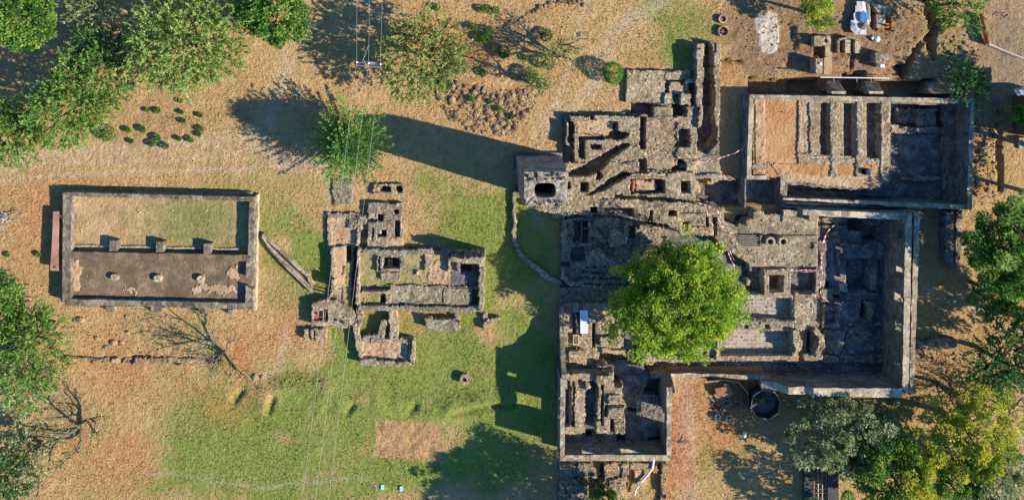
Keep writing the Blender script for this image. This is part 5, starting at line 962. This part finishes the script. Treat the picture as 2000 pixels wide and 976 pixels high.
t = thing('traffic_cone', 'small orange cone standing in the dig beside the tarpaulin slots', 'cone', base_of(1728, 51)); x, y = P(1728, 51); b = MB(); b.tube([(x, y, .35), (x, y, .95)], [.16, .03], 10); b.build('cone', M['netting'], t); b = MB(); b.box(x, y, .3, .35, .42, .42); b.build('foot', M['netting'], t)
t = thing('tarpaulin', 'creased white tarpaulin with painted blue shade patches, spread over stones in the dig', 'tarpaulin', base_of(1680, 35))
def cloth(pts, z, mat, name, seed=0, amp=.14, step=.14):
    w = PA(pts, z); xs = [p[0] for p in w]; ys = [p[1] for p in w]; gx_ = np.arange(min(xs), max(xs), step); gy_ = np.arange(min(ys), max(ys), step); XX, YY = np.meshgrid(gx_, gy_, indexing='ij'); ins = inpoly(XX, YY, w)
    ZZ = z+amp*(fbm(XX*1.1+YY*.5, YY*.5, seed, 4)+.9*np.abs(vnoise(XX*2.4-YY*.9, YY*.5, seed+3))); id_ = np.arange(XX.size).reshape(XX.shape); ok = ins[:-1, :-1] & ins[1:, :-1] & ins[1:, 1:] & ins[:-1, 1:]
    F = np.stack([id_[:-1, :-1], id_[1:, :-1], id_[1:, 1:], id_[:-1, 1:]], -1)[ok]; u, inv = np.unique(F, return_inverse=True); V = np.stack([XX, YY, ZZ], -1).reshape(-1, 3)[u]; n_ = len(V); Fi = inv.reshape(-1, 4)
    o = mesh(name, np.concatenate([V, V-[0, 0, .02]]), np.concatenate([Fi, Fi[:, ::-1]+n_]), M[mat], t, True); return o
cloth([(1671, 2), (1702, 2), (1700, 48), (1692, 52), (1693, 68), (1669, 68), (1658, 57), (1659, 39), (1664, 38)], .35, 'tarp', 'sheet', 3, .22)
cloth([(1677, 24), (1698, 21), (1696, 50), (1680, 45)], .62, 'blue', 'blue_shade_patch', 3, .05); cloth([(1659, 43), (1672, 44), (1671, 54), (1660, 51)], .58, 'blue', 'blue_shade_patch', 3, .05)  # shade on the white sheet, laid on as blue cloth
rock(1680, 52, .38, 'stone weighing down the white tarpaulin', None, 'rock', .5)
t = thing('white_sack', 'crumpled white sack on the ground below the tarpaulin', 'sack', base_of(1710, 77)); b = MB(); x, y = P(1711, 77); rockmesh(b, x, y, .15, .32, rnd); rockmesh(b, x-.4, y+.1, .1, .2, rnd); b.build('sack', M['white'], t, True)
t = thing('scaffold_pipe', 'long pale pipe laid across the buttresses of the north east building', 'pipe', base_of(1665, 152)); b = MB(); b.tube([(*P(1602, 151, .7), .7), (*P(1737, 153, .7), .75)], .05, 8); b.build('pipe', M['white'], t)
for px in (1629, 1674, 1702): b = MB(); x, y = P(px, 155, .7); b.tube([(x, y+.25, .5), (x, y-.3, .7)], .05, 6); b.build('clamp', M['steel'], t)
for nm, px, py in (('lower', 1411, 62), ('upper', 1410, 38)):
    t = thing('cauldron_ring', nm+' rusty spoked iron ring lying at the corner of the dig', 'wheel', base_of(px, py), 'iron wheels'); x, y = P(px, py); b = MB(); r = .55 if nm == 'lower' else .42; b.ring(x, y, -.1, .38, r-.14, r, 20, jit=.03); b.build('rim', M['rubble'], t)
    b = MB()
    for k in range(6): a = k*math.pi/3; b.tube([(x, y, .2), (x+r*.9*math.cos(a), y+r*.9*math.sin(a), .2)], .035, 5)
    b.build('spokes', M['rust'], t)
t = thing('timber', 'dark timber lying at the edge of the dig trench', 'timber', base_of(1532, 136)); b = MB(); b.tube([(*P(1522, 134), .12), (*P(1545, 135), .15), (*P(1570, 140), .1)], .07, 5); b.build('beam', M['darksteel'], t)
t = thing('orange_netting', 'orange plastic safety netting fence along the dirt road', 'safety fence', base_of(1922, 60)); b = MB(); seg_ = 10
for k in range(seg_):
    u0, u1 = k/seg_, (k+1)/seg_; lo = lambda u: (*P(1912+12*u, 28+60*u), .0); hi = lambda u: (*P(1919+13*u, 27+58*u, .8), .8+.06*math.sin(k*2))
    b.add([lo(u0), lo(u1), hi(u1), hi(u0)], [(0, 1, 2, 3)])
b.build('net', M['netting'], t)
for u in (0, .5, 1): b = MB(); b.tube([(*P(1912+12*u, 28+60*u), -.2), (*P(1919+13*u, 27+58*u, .8), .9)], .03, 5); b.build('stake', M['wood'], t)
t = thing('rope_barrier', 'pale rope line crossing the dirt road from the orange netting', 'rope', base_of(1965, 100)); b = MB(); b.tube([(*P(1932, 86, .5), .5), (*P(1962, 99, .4), .35), (*P(2010, 118, .5), .5)], .035, 5); b.build('rope', M['tapewhite'], t)
t = thing('twisted_rod', 'bent dark rod lying on the dirt road at the top right', 'rod', base_of(1955, 30)); b = MB(); b.tube([(*P(1940, 30), .05), (*P(1955, 27), .3), (*P(1966, 26), .1), (*P(1968, 31), .05), (*P(1963, 34), .05), (*P(1957, 29), .05)], .04, 5); b.build('rod', M['rust'], t)
t = thing('wooden_hut', 'brown hut with a grey sheet roof at the right edge', 'hut', base_of(2010, 230)); b = MB(); b.prism(PA([(1978, 185), (2060, 185), (2060, 262), (1978, 262)]), -.2, 2.6); b.build('wall', M['hutwall'], t); b = MB(); b.prism(PA([(1983, 174), (2075, 158), (2075, 186), (1991, 187)], 3.0), 2.65, 2.8, poly1=PA([(1983, 174), (2075, 158), (2075, 186), (1991, 187)], 3.0)); b.build('roof', M['roof'], t)
t = thing('stone_steps', 'pale stone steps below the brown hut at the right edge', 'steps', base_of(1992, 278))
for k in range(3): b = MB(); b.prism(PA([(1984+k*2, 268+k*7), (2004, 268+k*7), (2004, 276+k*7), (1984+k*2, 276+k*7)]), -.2, .45-.13*k); b.build('step', M['cap_pale'], t)
for k, (x0_, x1_, h) in enumerate(((1571, 1590, .55), (1617, 1638, .55))):  # dark slabs added in place of shadow strips on the ground
    t = thing('shadow_slab', ('left' if k == 0 else 'right')+' of the two long dark strips standing in for shadow under the bottom right trees', 'shadow_strip', base_of((x0_+x1_)/2, 940), 'shadow strips'); b = MB(); b.prism(PA([(x0_, 884), (x1_, 884), (x1_, 1010), (x0_, 1010)], h), .25, h); b.build('shadow_strip', M['darksteel'], t); b = MB(); b.prism(PA([(x0_+3, 890), (x1_-3, 890), (x1_-3, 1005), (x0_+3, 1005)], 0), -.2, .25); b.build('strip_base', M['wood'], t)
t = thing('iron_fence', 'dark bar fence lying between the two long dark shadow strips', 'fence', base_of(1603, 940))
for px in (1595, 1603, 1611): b = MB(); b.tube([(*P(px, 892), .3), (*P(px, 1000), .3)], .05, 5); b.build('rail', M['steel'], t)
for py in range(895, 985, 9): b = MB(); b.tube([(*P(1590, py), .36), (*P(1616, py+random.uniform(-3, 3)), .36)], .035, 5); b.build('crossbar', M['wood'], t)
# ================================================================ BARRIER TAPE
def tape(label, runs, h=.9, z=0):
    t = thing('barrier_tape', label, 'barrier tape', base_of(*runs[0][0])); rr = random.Random(len(label))
    for run in runs:
        pts = [np.array((*P(x, y, z+h), z+h)) for x, y in run]; V = []; F = []; mi = []
        for a, b2 in zip(pts, pts[1:]):
            L_ = np.linalg.norm(b2-a); nn = max(2, int(L_/.22)); d_ = (b2-a)/L_; sd = np.array([-d_[1], d_[0], 0])
            for k in range(nn):
                u0 = k/nn; u1 = (k+1)/nn; sag = lambda u: np.array([0, 0, -.35*4*u*(1-u)*min(1, L_/3)])
                tw = rr.uniform(-.6, .6); wv = sd*.032*math.cos(tw)+np.array([0, 0, .032*math.sin(tw)]); p0 = a+(b2-a)*u0+sag(u0); p1 = a+(b2-a)*u1+sag(u1); q = len(V); V += [p0-wv, p1-wv, p1+wv, p0+wv]; F.append((q, q+1, q+2, q+3)); mi.append(k % 2)
        mesh('tape', V, F, [M['red'], M['tapewhite']], t, mi=mi)
    for run in runs:
        for x, y in run:
            X0, Y0 = P(x, y, z+h); b = MB(); b.tube([(X0, Y0, z-.1), (X0, Y0, z+h+.05)], .022, 5); b.build('stake', M['steel'], t)
tape('red and white tape from the court wall down to the lower pools', [[(1634, 437), (1615, 455), (1609, 490), (1606, 535), (1604, 578), (1622, 592)], [(1615, 455), (1607, 480), (1607, 535), (1603, 560)]], 1.2, -.4)
tape('red and white tape crossing above the square stone pit', [[(1524, 526), (1560, 528), (1605, 529)], [(1540, 528), (1570, 531), (1605, 531)]], .5, .75)
tape('red and white tape by the apron west of the north east building', [[(1357, 322), (1400, 312), (1435, 300), (1452, 290)], [(1360, 316), (1385, 318), (1410, 306)]], .7, .7)
tape('red and white tape zigzagging over the terrace above the lime green tree', [[(1362, 396), (1400, 408), (1404, 430), (1422, 457), (1445, 450)], [(1400, 408), (1416, 440), (1424, 456)], [(1378, 402), (1385, 425), (1396, 445)]], .6, 1.0)
tape('red and white tape right of the lime green tree', [[(1408, 476), (1422, 490), (1430, 512), (1442, 528)], [(1408, 476), (1425, 487), (1434, 508)]], .6, .9)
# ================================================================ POWER LINE
HP = 8.5; t = thing('power_pole', 'grey power pole seen from above with a white crossarm', 'power pole', base_of(746, 124)); x, y = P(746, 124)
b = MB(); b.tube([(x, y, -.5), (x, y, HP)], [.17, .11], 10); b.build('pole', M['steel'], t)
ax0, ay0 = P(696, 122, HP-.1); ax1, ay1 = P(745, 126, HP-.1); b = MB(); b.tube([(ax0, ay0, HP-.15), (ax1, ay1, HP-.15)], .04, 6); b.tube([(ax0, ay0-.25, HP-.15), (ax1, ay1-.25, HP-.15)], .04, 6); CA = b.build('crossarm', M['steel'], t)
ins = []
for u in (0.03, .5, .97):
    ix = ax0+(ax1-ax0)*u; iy = ay0+(ay1-ay0)*u; ins.append((ix, iy)); b = MB(); b.tube([(ix, iy, HP-.1), (ix, iy, HP+.05), (ix, iy, HP+.15)], [.05, .09, .03], 8); b.build('insulator', M['white'], CA)
b = MB(); b.tube([(ins[1][0]-.6, ins[1][1]+.1, HP-.2), (ins[1][0]-.45, ins[1][1]+.8, HP-1), (ins[1][0]-.1, ins[1][1]+1.4, HP-.2)], .02, 4); b.build('jumper', M['wire'], t)
wrnd = ['left', 'middle', 'right']
for k, (ix, iy) in enumerate(ins):
    s0 = (640-976)*0; ex, ey = P((589, 615, 641)[k], 976, HP); dx = ex-ix; dy = ey-iy; q = []
    for j in range(15): u = j/14*1.6; q.append((ix+dx*u, iy+dy*u, HP+.1-.35*4*(u/1.6)*(1-u/1.6)))
    for sgn, pts in (('south', q), ('north', [(ix+(.0+.02*k)*j, iy+j*1.5, HP+.1-.02*j) for j in range(14)])):
        b = MB(); b.tube(pts, .009, 4); o = b.build('power_line', M['wire']); tag(o, '%s wire of the power line %s of the pole' % (wrnd[k], 'running down over the lawn' if sgn == 'south' else 'running up out of the picture'), 'power line', 'power line wires')
# ================================================================ ROCKS
ROCKPOLY = [(862, 150), (905, 165), (960, 172), (1000, 175), (1055, 160), (1060, 185), (1030, 225), (1000, 262), (975, 268), (915, 252), (870, 232), (858, 195), (846, 190)]
nr = 0; rp = random.Random(21)
while nr < 165:
    px = rp.uniform(845, 1062); py = rp.uniform(150, 270)
    if not inpoly(np.array([px]), np.array([py]), ROCKPOLY)[0]: continue
    rock(px, py, rp.choice((.13, .17, .21, .26, .32))*rp.uniform(.8, 1.2), 'grey brown stone in the rubble scatter above the chimney shadow', 'stones of the rubble scatter', rp.choice(('rock', 'rock', 'rockdark'))); nr += 1
for k in range(22):
    u = k/21; px = 982+90*u*(1 if u < .8 else 1.0)+rp.uniform(-3, 3); py = 58-46*min(1, u*1.2)+rp.uniform(-4, 4); rock(px, py, rp.uniform(.12, .3), 'dark stone in the row of stones above the sparse tree', 'row of dark stones', 'rockdark')
for k in range(12): rock(1070+k*6+rp.uniform(-2, 2), 6+rp.uniform(-5, 5), rp.uniform(.1, .26), 'dark stone in the row of stones above the sparse tree', 'row of dark stones', 'rockdark')
for px, py, r, lab_ in ((158, 624, .4, 'largest of the loose boulders under the enclosure'), (190, 660, .28, 'lone round boulder on bare earth below the enclosure'), (222, 668, .33, 'left boulder of the trio below the enclosure'), (238, 669, .25, 'right boulder of the trio below the enclosure'), (207, 677, .26, 'lowest boulder of the trio below the enclosure'), (248, 618, .24, 'small boulder just below the enclosure buttress'), (249, 648, .22, 'small boulder on greener turf below the enclosure'), (278, 648, .18, 'smallest pale stone on the greener turf below the enclosure'), (167, 730, .16, 'single stone below the broken stone wall'),
        (498, 735, .3, 'half buried boulder on the orange bank'), (512, 736, .22, 'smaller stone beside the half buried boulder'), (1133, 68, .25, 'dark stone on the tan ground right of the sparse tree'), (1140, 10, .25, 'dark stone at the top edge right of the row'), (1046, 330, .01, ''), (477, 93, .16, 'small dark stone below the leafy tree'), (497, 168, .3, 'weathered boulder above the tree shadow'), (515, 175, .2, 'small stone beside the weathered boulder'), (1743, 785, .4, 'boulder against the foot of the south wall'), (147, 625, .22, 'flat stone at the left of the loose boulders')):
    if lab_: rock(px, py, r, lab_, None, 'rock')
for k in range(20):
    px = rp.uniform(1830, 1915); py = rp.uniform(70, 150); rock(px, py, rp.uniform(.1, .28), 'pale stone on the weedy spoil bank beside the dirt road', 'stones of the spoil bank', 'rock')
for k in range(28):
    px = rp.uniform(1905, 1945); py = rp.uniform(195, 400)
    rock(px, py, rp.uniform(.12, .3), 'stone in the shaded strip right of the north east building', 'stones right of the north east building', 'rock')
for k in range(14): rock(rp.uniform(1800, 1880), rp.uniform(690, 730), rp.uniform(.08, .2), 'stone under the trees right of the tall double wall', 'stones right of the double wall', 'rockdark')
for k in range(12): rock(rp.uniform(540, 640), rp.uniform(735, 765), rp.uniform(.07, .15), 'pale stone on the grassy bank of the lawn', 'stones on the grassy bank', 'rock')
b = MB(); gp = random.Random(44)
for poly, cnt in ((ROCKPOLY, 1500), ([(1905, 190), (1950, 190), (1945, 400), (1903, 400)], 300), ([(1800, 690), (1880, 690), (1900, 740), (1800, 740)], 160), ([(1820, 60), (1920, 90), (1900, 155), (1800, 140)], 300), ([(140, 625), (430, 640), (430, 695), (140, 690)], 120), ([(1430, 10), (1620, 10), (1800, 60), (1800, 150), (1470, 140)], 420), ([(1470, 775), (1720, 778), (1700, 800), (1480, 800)], 160), ([(540, 735), (640, 735), (640, 765), (540, 760)], 80)):
    xs = [q[0] for q in poly]; ys = [q[1] for q in poly]; k = 0
    while k < cnt:
        px = gp.uniform(min(xs), max(xs)); py = gp.uniform(min(ys), max(ys)); k += 1
        if not inpoly(np.array([px]), np.array([py]), poly)[0]: continue
        x, y = P(px, py); r = gp.uniform(.04, .11); zz = float(Z[int((x+56)/GSTEP), int((y+31)/GSTEP)])
        if zz < -.6: continue
        V_ = [(x+r*math.cos(a*1.257)*gp.uniform(.7, 1.2), y+r*math.sin(a*1.257)*gp.uniform(.7, 1.2), zz-.03) for a in range(5)]+[(x+.55*r*math.cos(a*1.257), y+.55*r*math.sin(a*1.257), zz+r*gp.uniform(.7, 1.2)) for a in range(5)]
        b.add(V_, [(i, (i+1) % 5, 5+(i+1) % 5, 5+i) for i in range(5)]+[(5, 6, 7, 8, 9)])
o = b.build('gravel', M['rock']); o['kind'] = 'stuff'; o['label'] = 'small broken stones strewn over bare ground between the bigger rocks'; o['category'] = 'gravel'
# ================================================================ TREES
tree('broadleaf_tree', 'huge lime green broadleaf tree standing in the middle of the ruins', 1322, 572, 4.7, 114, 'broad', 'lime', 1, 4.2, 1.0, rx=1.03)
tree('broadleaf_tree', 'dark round leafy tree in the top left corner', 46, 36, 4.6, 64, 'broad', 'green', 2, 3.0, .9)
tree('feathery_tree', 'largest feathery pale green tree at the top left', 370, 82, 4.6, 100, 'feather', 'fresh', 3, 1.0, 1.15)
tree('feathery_tree', 'deep green feathery tree between the two top left giants', 202, 118, 3.6, 62, 'feather', 'deep', 4, 1.3, .9)
tree('feathery_tree', 'grey green feathery tree left of the dry shrub patch', 150, 200, 4.2, 78, 'feather', 'green', 5, 1.2, 1.0)
tree('feathery_tree', 'dull feathery tree touching the top edge beside the corner tree', 185, 18, 3.2, 50, 'feather', 'sage', 6, .8, .9)
tree('broadleaf_tree', 'bright leafy tree at the top edge right of the feathery giant', 532, 18, 4.5, 68, 'broad', 'green', 7, 3.4, 1.0, rx=1.1)
tree('feathery_tree', 'feathery tree cut by the left edge above the enclosure', 28, 252, 3.6, 62, 'feather', 'green', 8, 1.2, 1.0)
tree('conifer', 'spiky conifer whose left side shadow lies on dry grass, under the power lines', 680, 282, 3.5, 96, 'cone', 'pine', 9, 2.1, 1.15, limbs=0)
tree('feathery_tree', 'yellowish feathery tree left of the rubble scatter', 835, 108, 3.6, 82, 'feather', 'olive', 10, .75, 1.2, rx=.95)
tree('feathery_tree', 'green leafy tree left of the low stone wall', 62, 660, 3.8, 72, 'feather', 'green', 11, 1.2, .95, rx=.85)
tree('feathery_tree', 'faded feathery tree below the left leafy tree', 55, 745, 2.8, 58, 'feather', 'sage', 12, .7, 1.0)
tree('broadleaf_tree', 'large green tree cut by the right edge', 1972, 490, 5.0, 92, 'broad', 'green', 13, 3.0, 1.0)
tree('broadleaf_tree', 'green leafy tree at the right edge under the large one', 1940, 570, 3.0, 45, 'broad', 'green', 34, 1.2, 1.0)
tree('feathery_tree', 'blue green feathery tree at the right edge below the tan path', 1955, 705, 3.8, 66, 'feather', 'deep', 14, 1.0, 1.1)
tree('broadleaf_tree', 'pale sage green tree below the south wall of the court', 1630, 842, 2.4, 98, 'broad', 'sage', 15, .8, 1.0, rx=1.15)
tree('broadleaf_tree', 'dark green tree among the bottom right trees', 1725, 900, 2.6, 80, 'broad', 'green', 16, 1.6, 1.1)
tree('broadleaf_tree', 'golden tipped tree at the bottom right beside the dark green one', 1775, 930, 4.0, 66, 'broad', 'gold', 17, 1.0, .9)
tree('broadleaf_tree', 'tall golden green tree right of the bottom right group', 1895, 845, 4.2, 88, 'broad', 'gold', 18, 1.3, 1.0)
tree('broadleaf_tree', 'dull green tree in the bottom right corner', 1940, 935, 3.6, 72, 'broad', 'sage', 19, 1.1, 1.0)
tree('broadleaf_tree', 'green tree between the golden ones on the bottom edge', 1850, 930, 3.2, 60, 'broad', 'green', 35, 1.1, 1.0)
tree('broadleaf_tree', 'bright lime tree at the top edge of the dig', 1596, 18, 3.0, 33, 'broad', 'lime', 20, 1.6, .8)
tree('feathery_tree', 'dark green tree at the top edge left of the dirt road', 1865, 6, 2.6, 48, 'feather', 'green', 21, 1.0, 1.0)
tree('broadleaf_tree', 'tree just below the bottom edge shading the lawn', 1232, 1112, 6.0, 116, 'broad', 'green', 22, 2.4, 1.0)
tree('broadleaf_tree', 'small green tree growing in the rubble at the bottom edge', 1176, 968, 1.8, 24, 'broad', 'green', 23, 1.6, .8)
tree('feathery_tree', 'dark feathery tree in the bottom left corner', 10, 930, 3.0, 46, 'feather', 'deep', 24, 1.1, 1.0)
tree('feathery_tree', 'thin greyish tree on the bottom left bank', 60, 880, 1.6, 62, 'feather', 'sage', 25, .35, 1.0)
tree('broadleaf_tree', 'tree beyond the bottom edge between the two dark shadow strips', 1655, 1040, 3.6, 70, 'broad', 'green', 38, .8, 1.0)
tree('broadleaf_tree', 'tree beyond the right edge north of the large green tree', 2105, 300, 5.0, 75, 'broad', 'green', 26, .8, 1.1)
tree('feathery_tree', 'dark tree beyond the right edge near the hut', 1895, 165, 1.4, 40, 'feather', 'deep', 27, .5, 1.0)
tree('broadleaf_tree', 'tree beyond the right edge behind the hut', 2130, 215, 5.0, 60, 'broad', 'green', 39, .8, 1.1)
tree('broadleaf_tree', 'tree beyond the right edge between two others', 2110, 400, 5.0, 60, 'broad', 'green', 40, .8, 1.1)
tree('broadleaf_tree', 'tree beyond the right edge below the large green tree', 2085, 660, 5.2, 95, 'broad', 'green', 28, .9, 1.2)
tree('broadleaf_tree', 'tree beyond the top left edge', 220, -110, 5.0, 90, 'broad', 'green', 29, 1.0, 1.1)
tree('broadleaf_tree', 'tree beyond the top edge over the dig', 1700, -70, 4.0, 52, 'broad', 'green', 30, 1.0, 1.0)
tree('broadleaf_tree', 'tree beyond the left edge beside the enclosure', -10, 600, 4.0, 60, 'broad', 'green', 31, 1.2, 1.0)
tree('feathery_tree', 'small dark tree in shade behind the buttress of the north east building', 1885, 155, 1.6, 30, 'feather', 'deep', 32, .8, 1.0)
tree('broadleaf_tree', 'vivid green small tree at the right edge by the hut', 1988, 222, 2.6, 20, 'broad', 'vivid', 33, 2.0, .8)
tree('feathery_tree', 'thin shrubby tree above the dark trees beside the double wall', 1865, 770, 2.6, 44, 'feather', 'olive', 36, .7, 1.0)
sparse_tree('sparse_tree', 'sparse grey tree with long thin trunk shadows above the rubble scatter', 1080, 108, [((.3, .8, 1.6), 2.2), ((-.2, -.6, 1.6), 1.9), ((.7, 0, 1.3), 1.8)], 'olive', 5, 14, 3, r0=.2)
sparse_tree('sparse_tree', 'sparse green tree at the upper right of the rubble scatter', 1012, 152, [((.5, .1, 1.3), 1.9), ((.4, -.7, 1.2), 1.6)], 'green', 6, 14, 3, r0=.2)
sparse_tree('dead_tree', 'bare greenish tree by the right end of the low stone wall', 432, 688, [((.9, .7, .8), 2.4), ((1.1, -.2, .6), 2.0), ((.6, .9, 1.4), 2.0)], 'sage', 7, 5, 3, 'bark')
sparse_tree('dead_tree', 'mostly bare tree with a forked shadow on the bottom left bank', 155, 835, [((1.2, .9, .9), 2.4), ((-.9, -.9, .7), 2.4), ((.3, 1, 1.8), 2.2), ((.6, -1.1, .8), 1.8)], 'olive', 8, 6, 3, 'bark', .2)
sparse_tree('dead_tree', 'whitish dead limbs reaching in from the left edge', -12, 418, [((1, .35, .35), 1.6), ((1, -.1, .4), 1.5), ((.9, -.5, .3), 1.3)], 'sage', 9, 3, 2, 'barkpale', .12)
sparse_tree('dead_tree', 'bare dark branching tree right of the bottom right group', 1975, 800, [((-1, .8, .8), 2.6), ((-.8, .1, .9), 2.4), ((-.4, .9, 1.0), 2.2)], 'olive', 10, 3, 3, 'bark', .12)
sparse_tree('dead_tree', 'thin tree beneath the tall double wall corner', 1830, 750, [((-.5, -.8, 1.2), 1.8), ((.6, -.5, 1.0), 1.8)], 'sage', 11, 5, 3, 'bark', .1)
sparse_tree('dead_tree', 'dark leafless shrub on the bottom left corner slope', 75, 935, [((.6, .4, .7), 1.6), ((-.3, .8, .9), 1.5), ((.4, -.6, .6), 1.4)], 'sage', 12, 6, 3, 'bark', .1)
def bush(px, py, r, label, mat='vivid', seed=0, kind='ball', dens=1.0, h=None, group=None):
    hc = h or r/20*.75; return tree('shrub', label, px, py, hc, r, kind, mat, 100+seed, dens, 1.0, 'shrub', True, group, limbs=3)
bush(1196, 143, 25, 'bright green round bush alone left of the northern stone platform', 'vivid', 1)
B1 = [(853, 15, 9, 'green', 'small yellowish bush above the yellowish feathery tree'), (945, 18, 10, 'vivid', 'left bush of the touching pair at the top'), (968, 20, 10, 'vivid', 'right bush of the touching pair at the top'), (926, 53, 10, 'vivid', 'leftmost bush of the three in the middle of the tan patch'), (957, 60, 10, 'green', 'upper right bush of the three in the middle of the tan patch'), (947, 74, 11, 'vivid', 'lowest bush of the three in the middle of the tan patch'), (985, 104, 13, 'deep', 'dark wide bush between the two sparse trees'), (1067, 69, 13, 'deep', 'dark bush inside the crown of the sparse grey tree'), (1026, 113, 7, 'green', 'tiny bush right of the dark wide bush'), (898, 130, 15, 'deep', 'tall dark bush at the right edge of the yellowish tree'), (868, 162, 17, 'deep', 'dark spreading bush below the yellowish tree'),
      (921, 193, 7, 'vivid', 'leftmost green bush inside the rubble scatter'), (957, 199, 5, 'green', 'second green bush inside the rubble scatter'), (974, 213, 7, 'green', 'third green bush inside the rubble scatter'), (998, 229, 6, 'deep', 'rightmost green bush inside the rubble scatter'), (942, 142, 8, 'deep', 'dark bush in the branch shadow above the rubble scatter'), (1035, 150, 18, 'green', 'loose green bush at the upper right rim of the rubble scatter'), (1070, 125, 14, 'olive', 'loose olive bush under the sparse grey tree'), (210, 263, 16, 'green', 'ragged bush at the left end of the dry shrub patch'), (1840, 58, 9, 'green', 'small green bush on the spoil bank'), (15, 497, 5, 'green', 'tiny weed left of the steel beam'), (75, 497, 6, 'green', 'small weed between the steel beam and the left edge')]
for i, (px, py, r, mt, lab_) in enumerate(B1): bush(px, py, r, lab_, mt, 10+i)
B2 = sorted([(352, 197, 5), (309, 216, 7), (354, 219, 5), (358, 236, 6), (391, 225, 5), (251, 254, 7), (278, 253, 8), (256, 276, 5), (307, 270, 9), (297, 281, 8), (324, 284, 7), (350, 271, 6), (373, 274, 7), (393, 252, 7), (388, 262, 5), (287, 215, 5)])
ordn = ['first', 'second', 'third', 'fourth', 'fifth', 'sixth', 'seventh', 'eighth', 'ninth', 'tenth', 'eleventh', 'twelfth', 'thirteenth', 'fourteenth', 'fifteenth', 'sixteenth']
for i, (px, py, r) in enumerate(B2): bush(px, py, r, 'small round bush in the dry patch above the enclosure, %s from the left' % ordn[i], 'deep' if i % 3 else 'vivid', 50+i, group='round bushes of the dry patch')
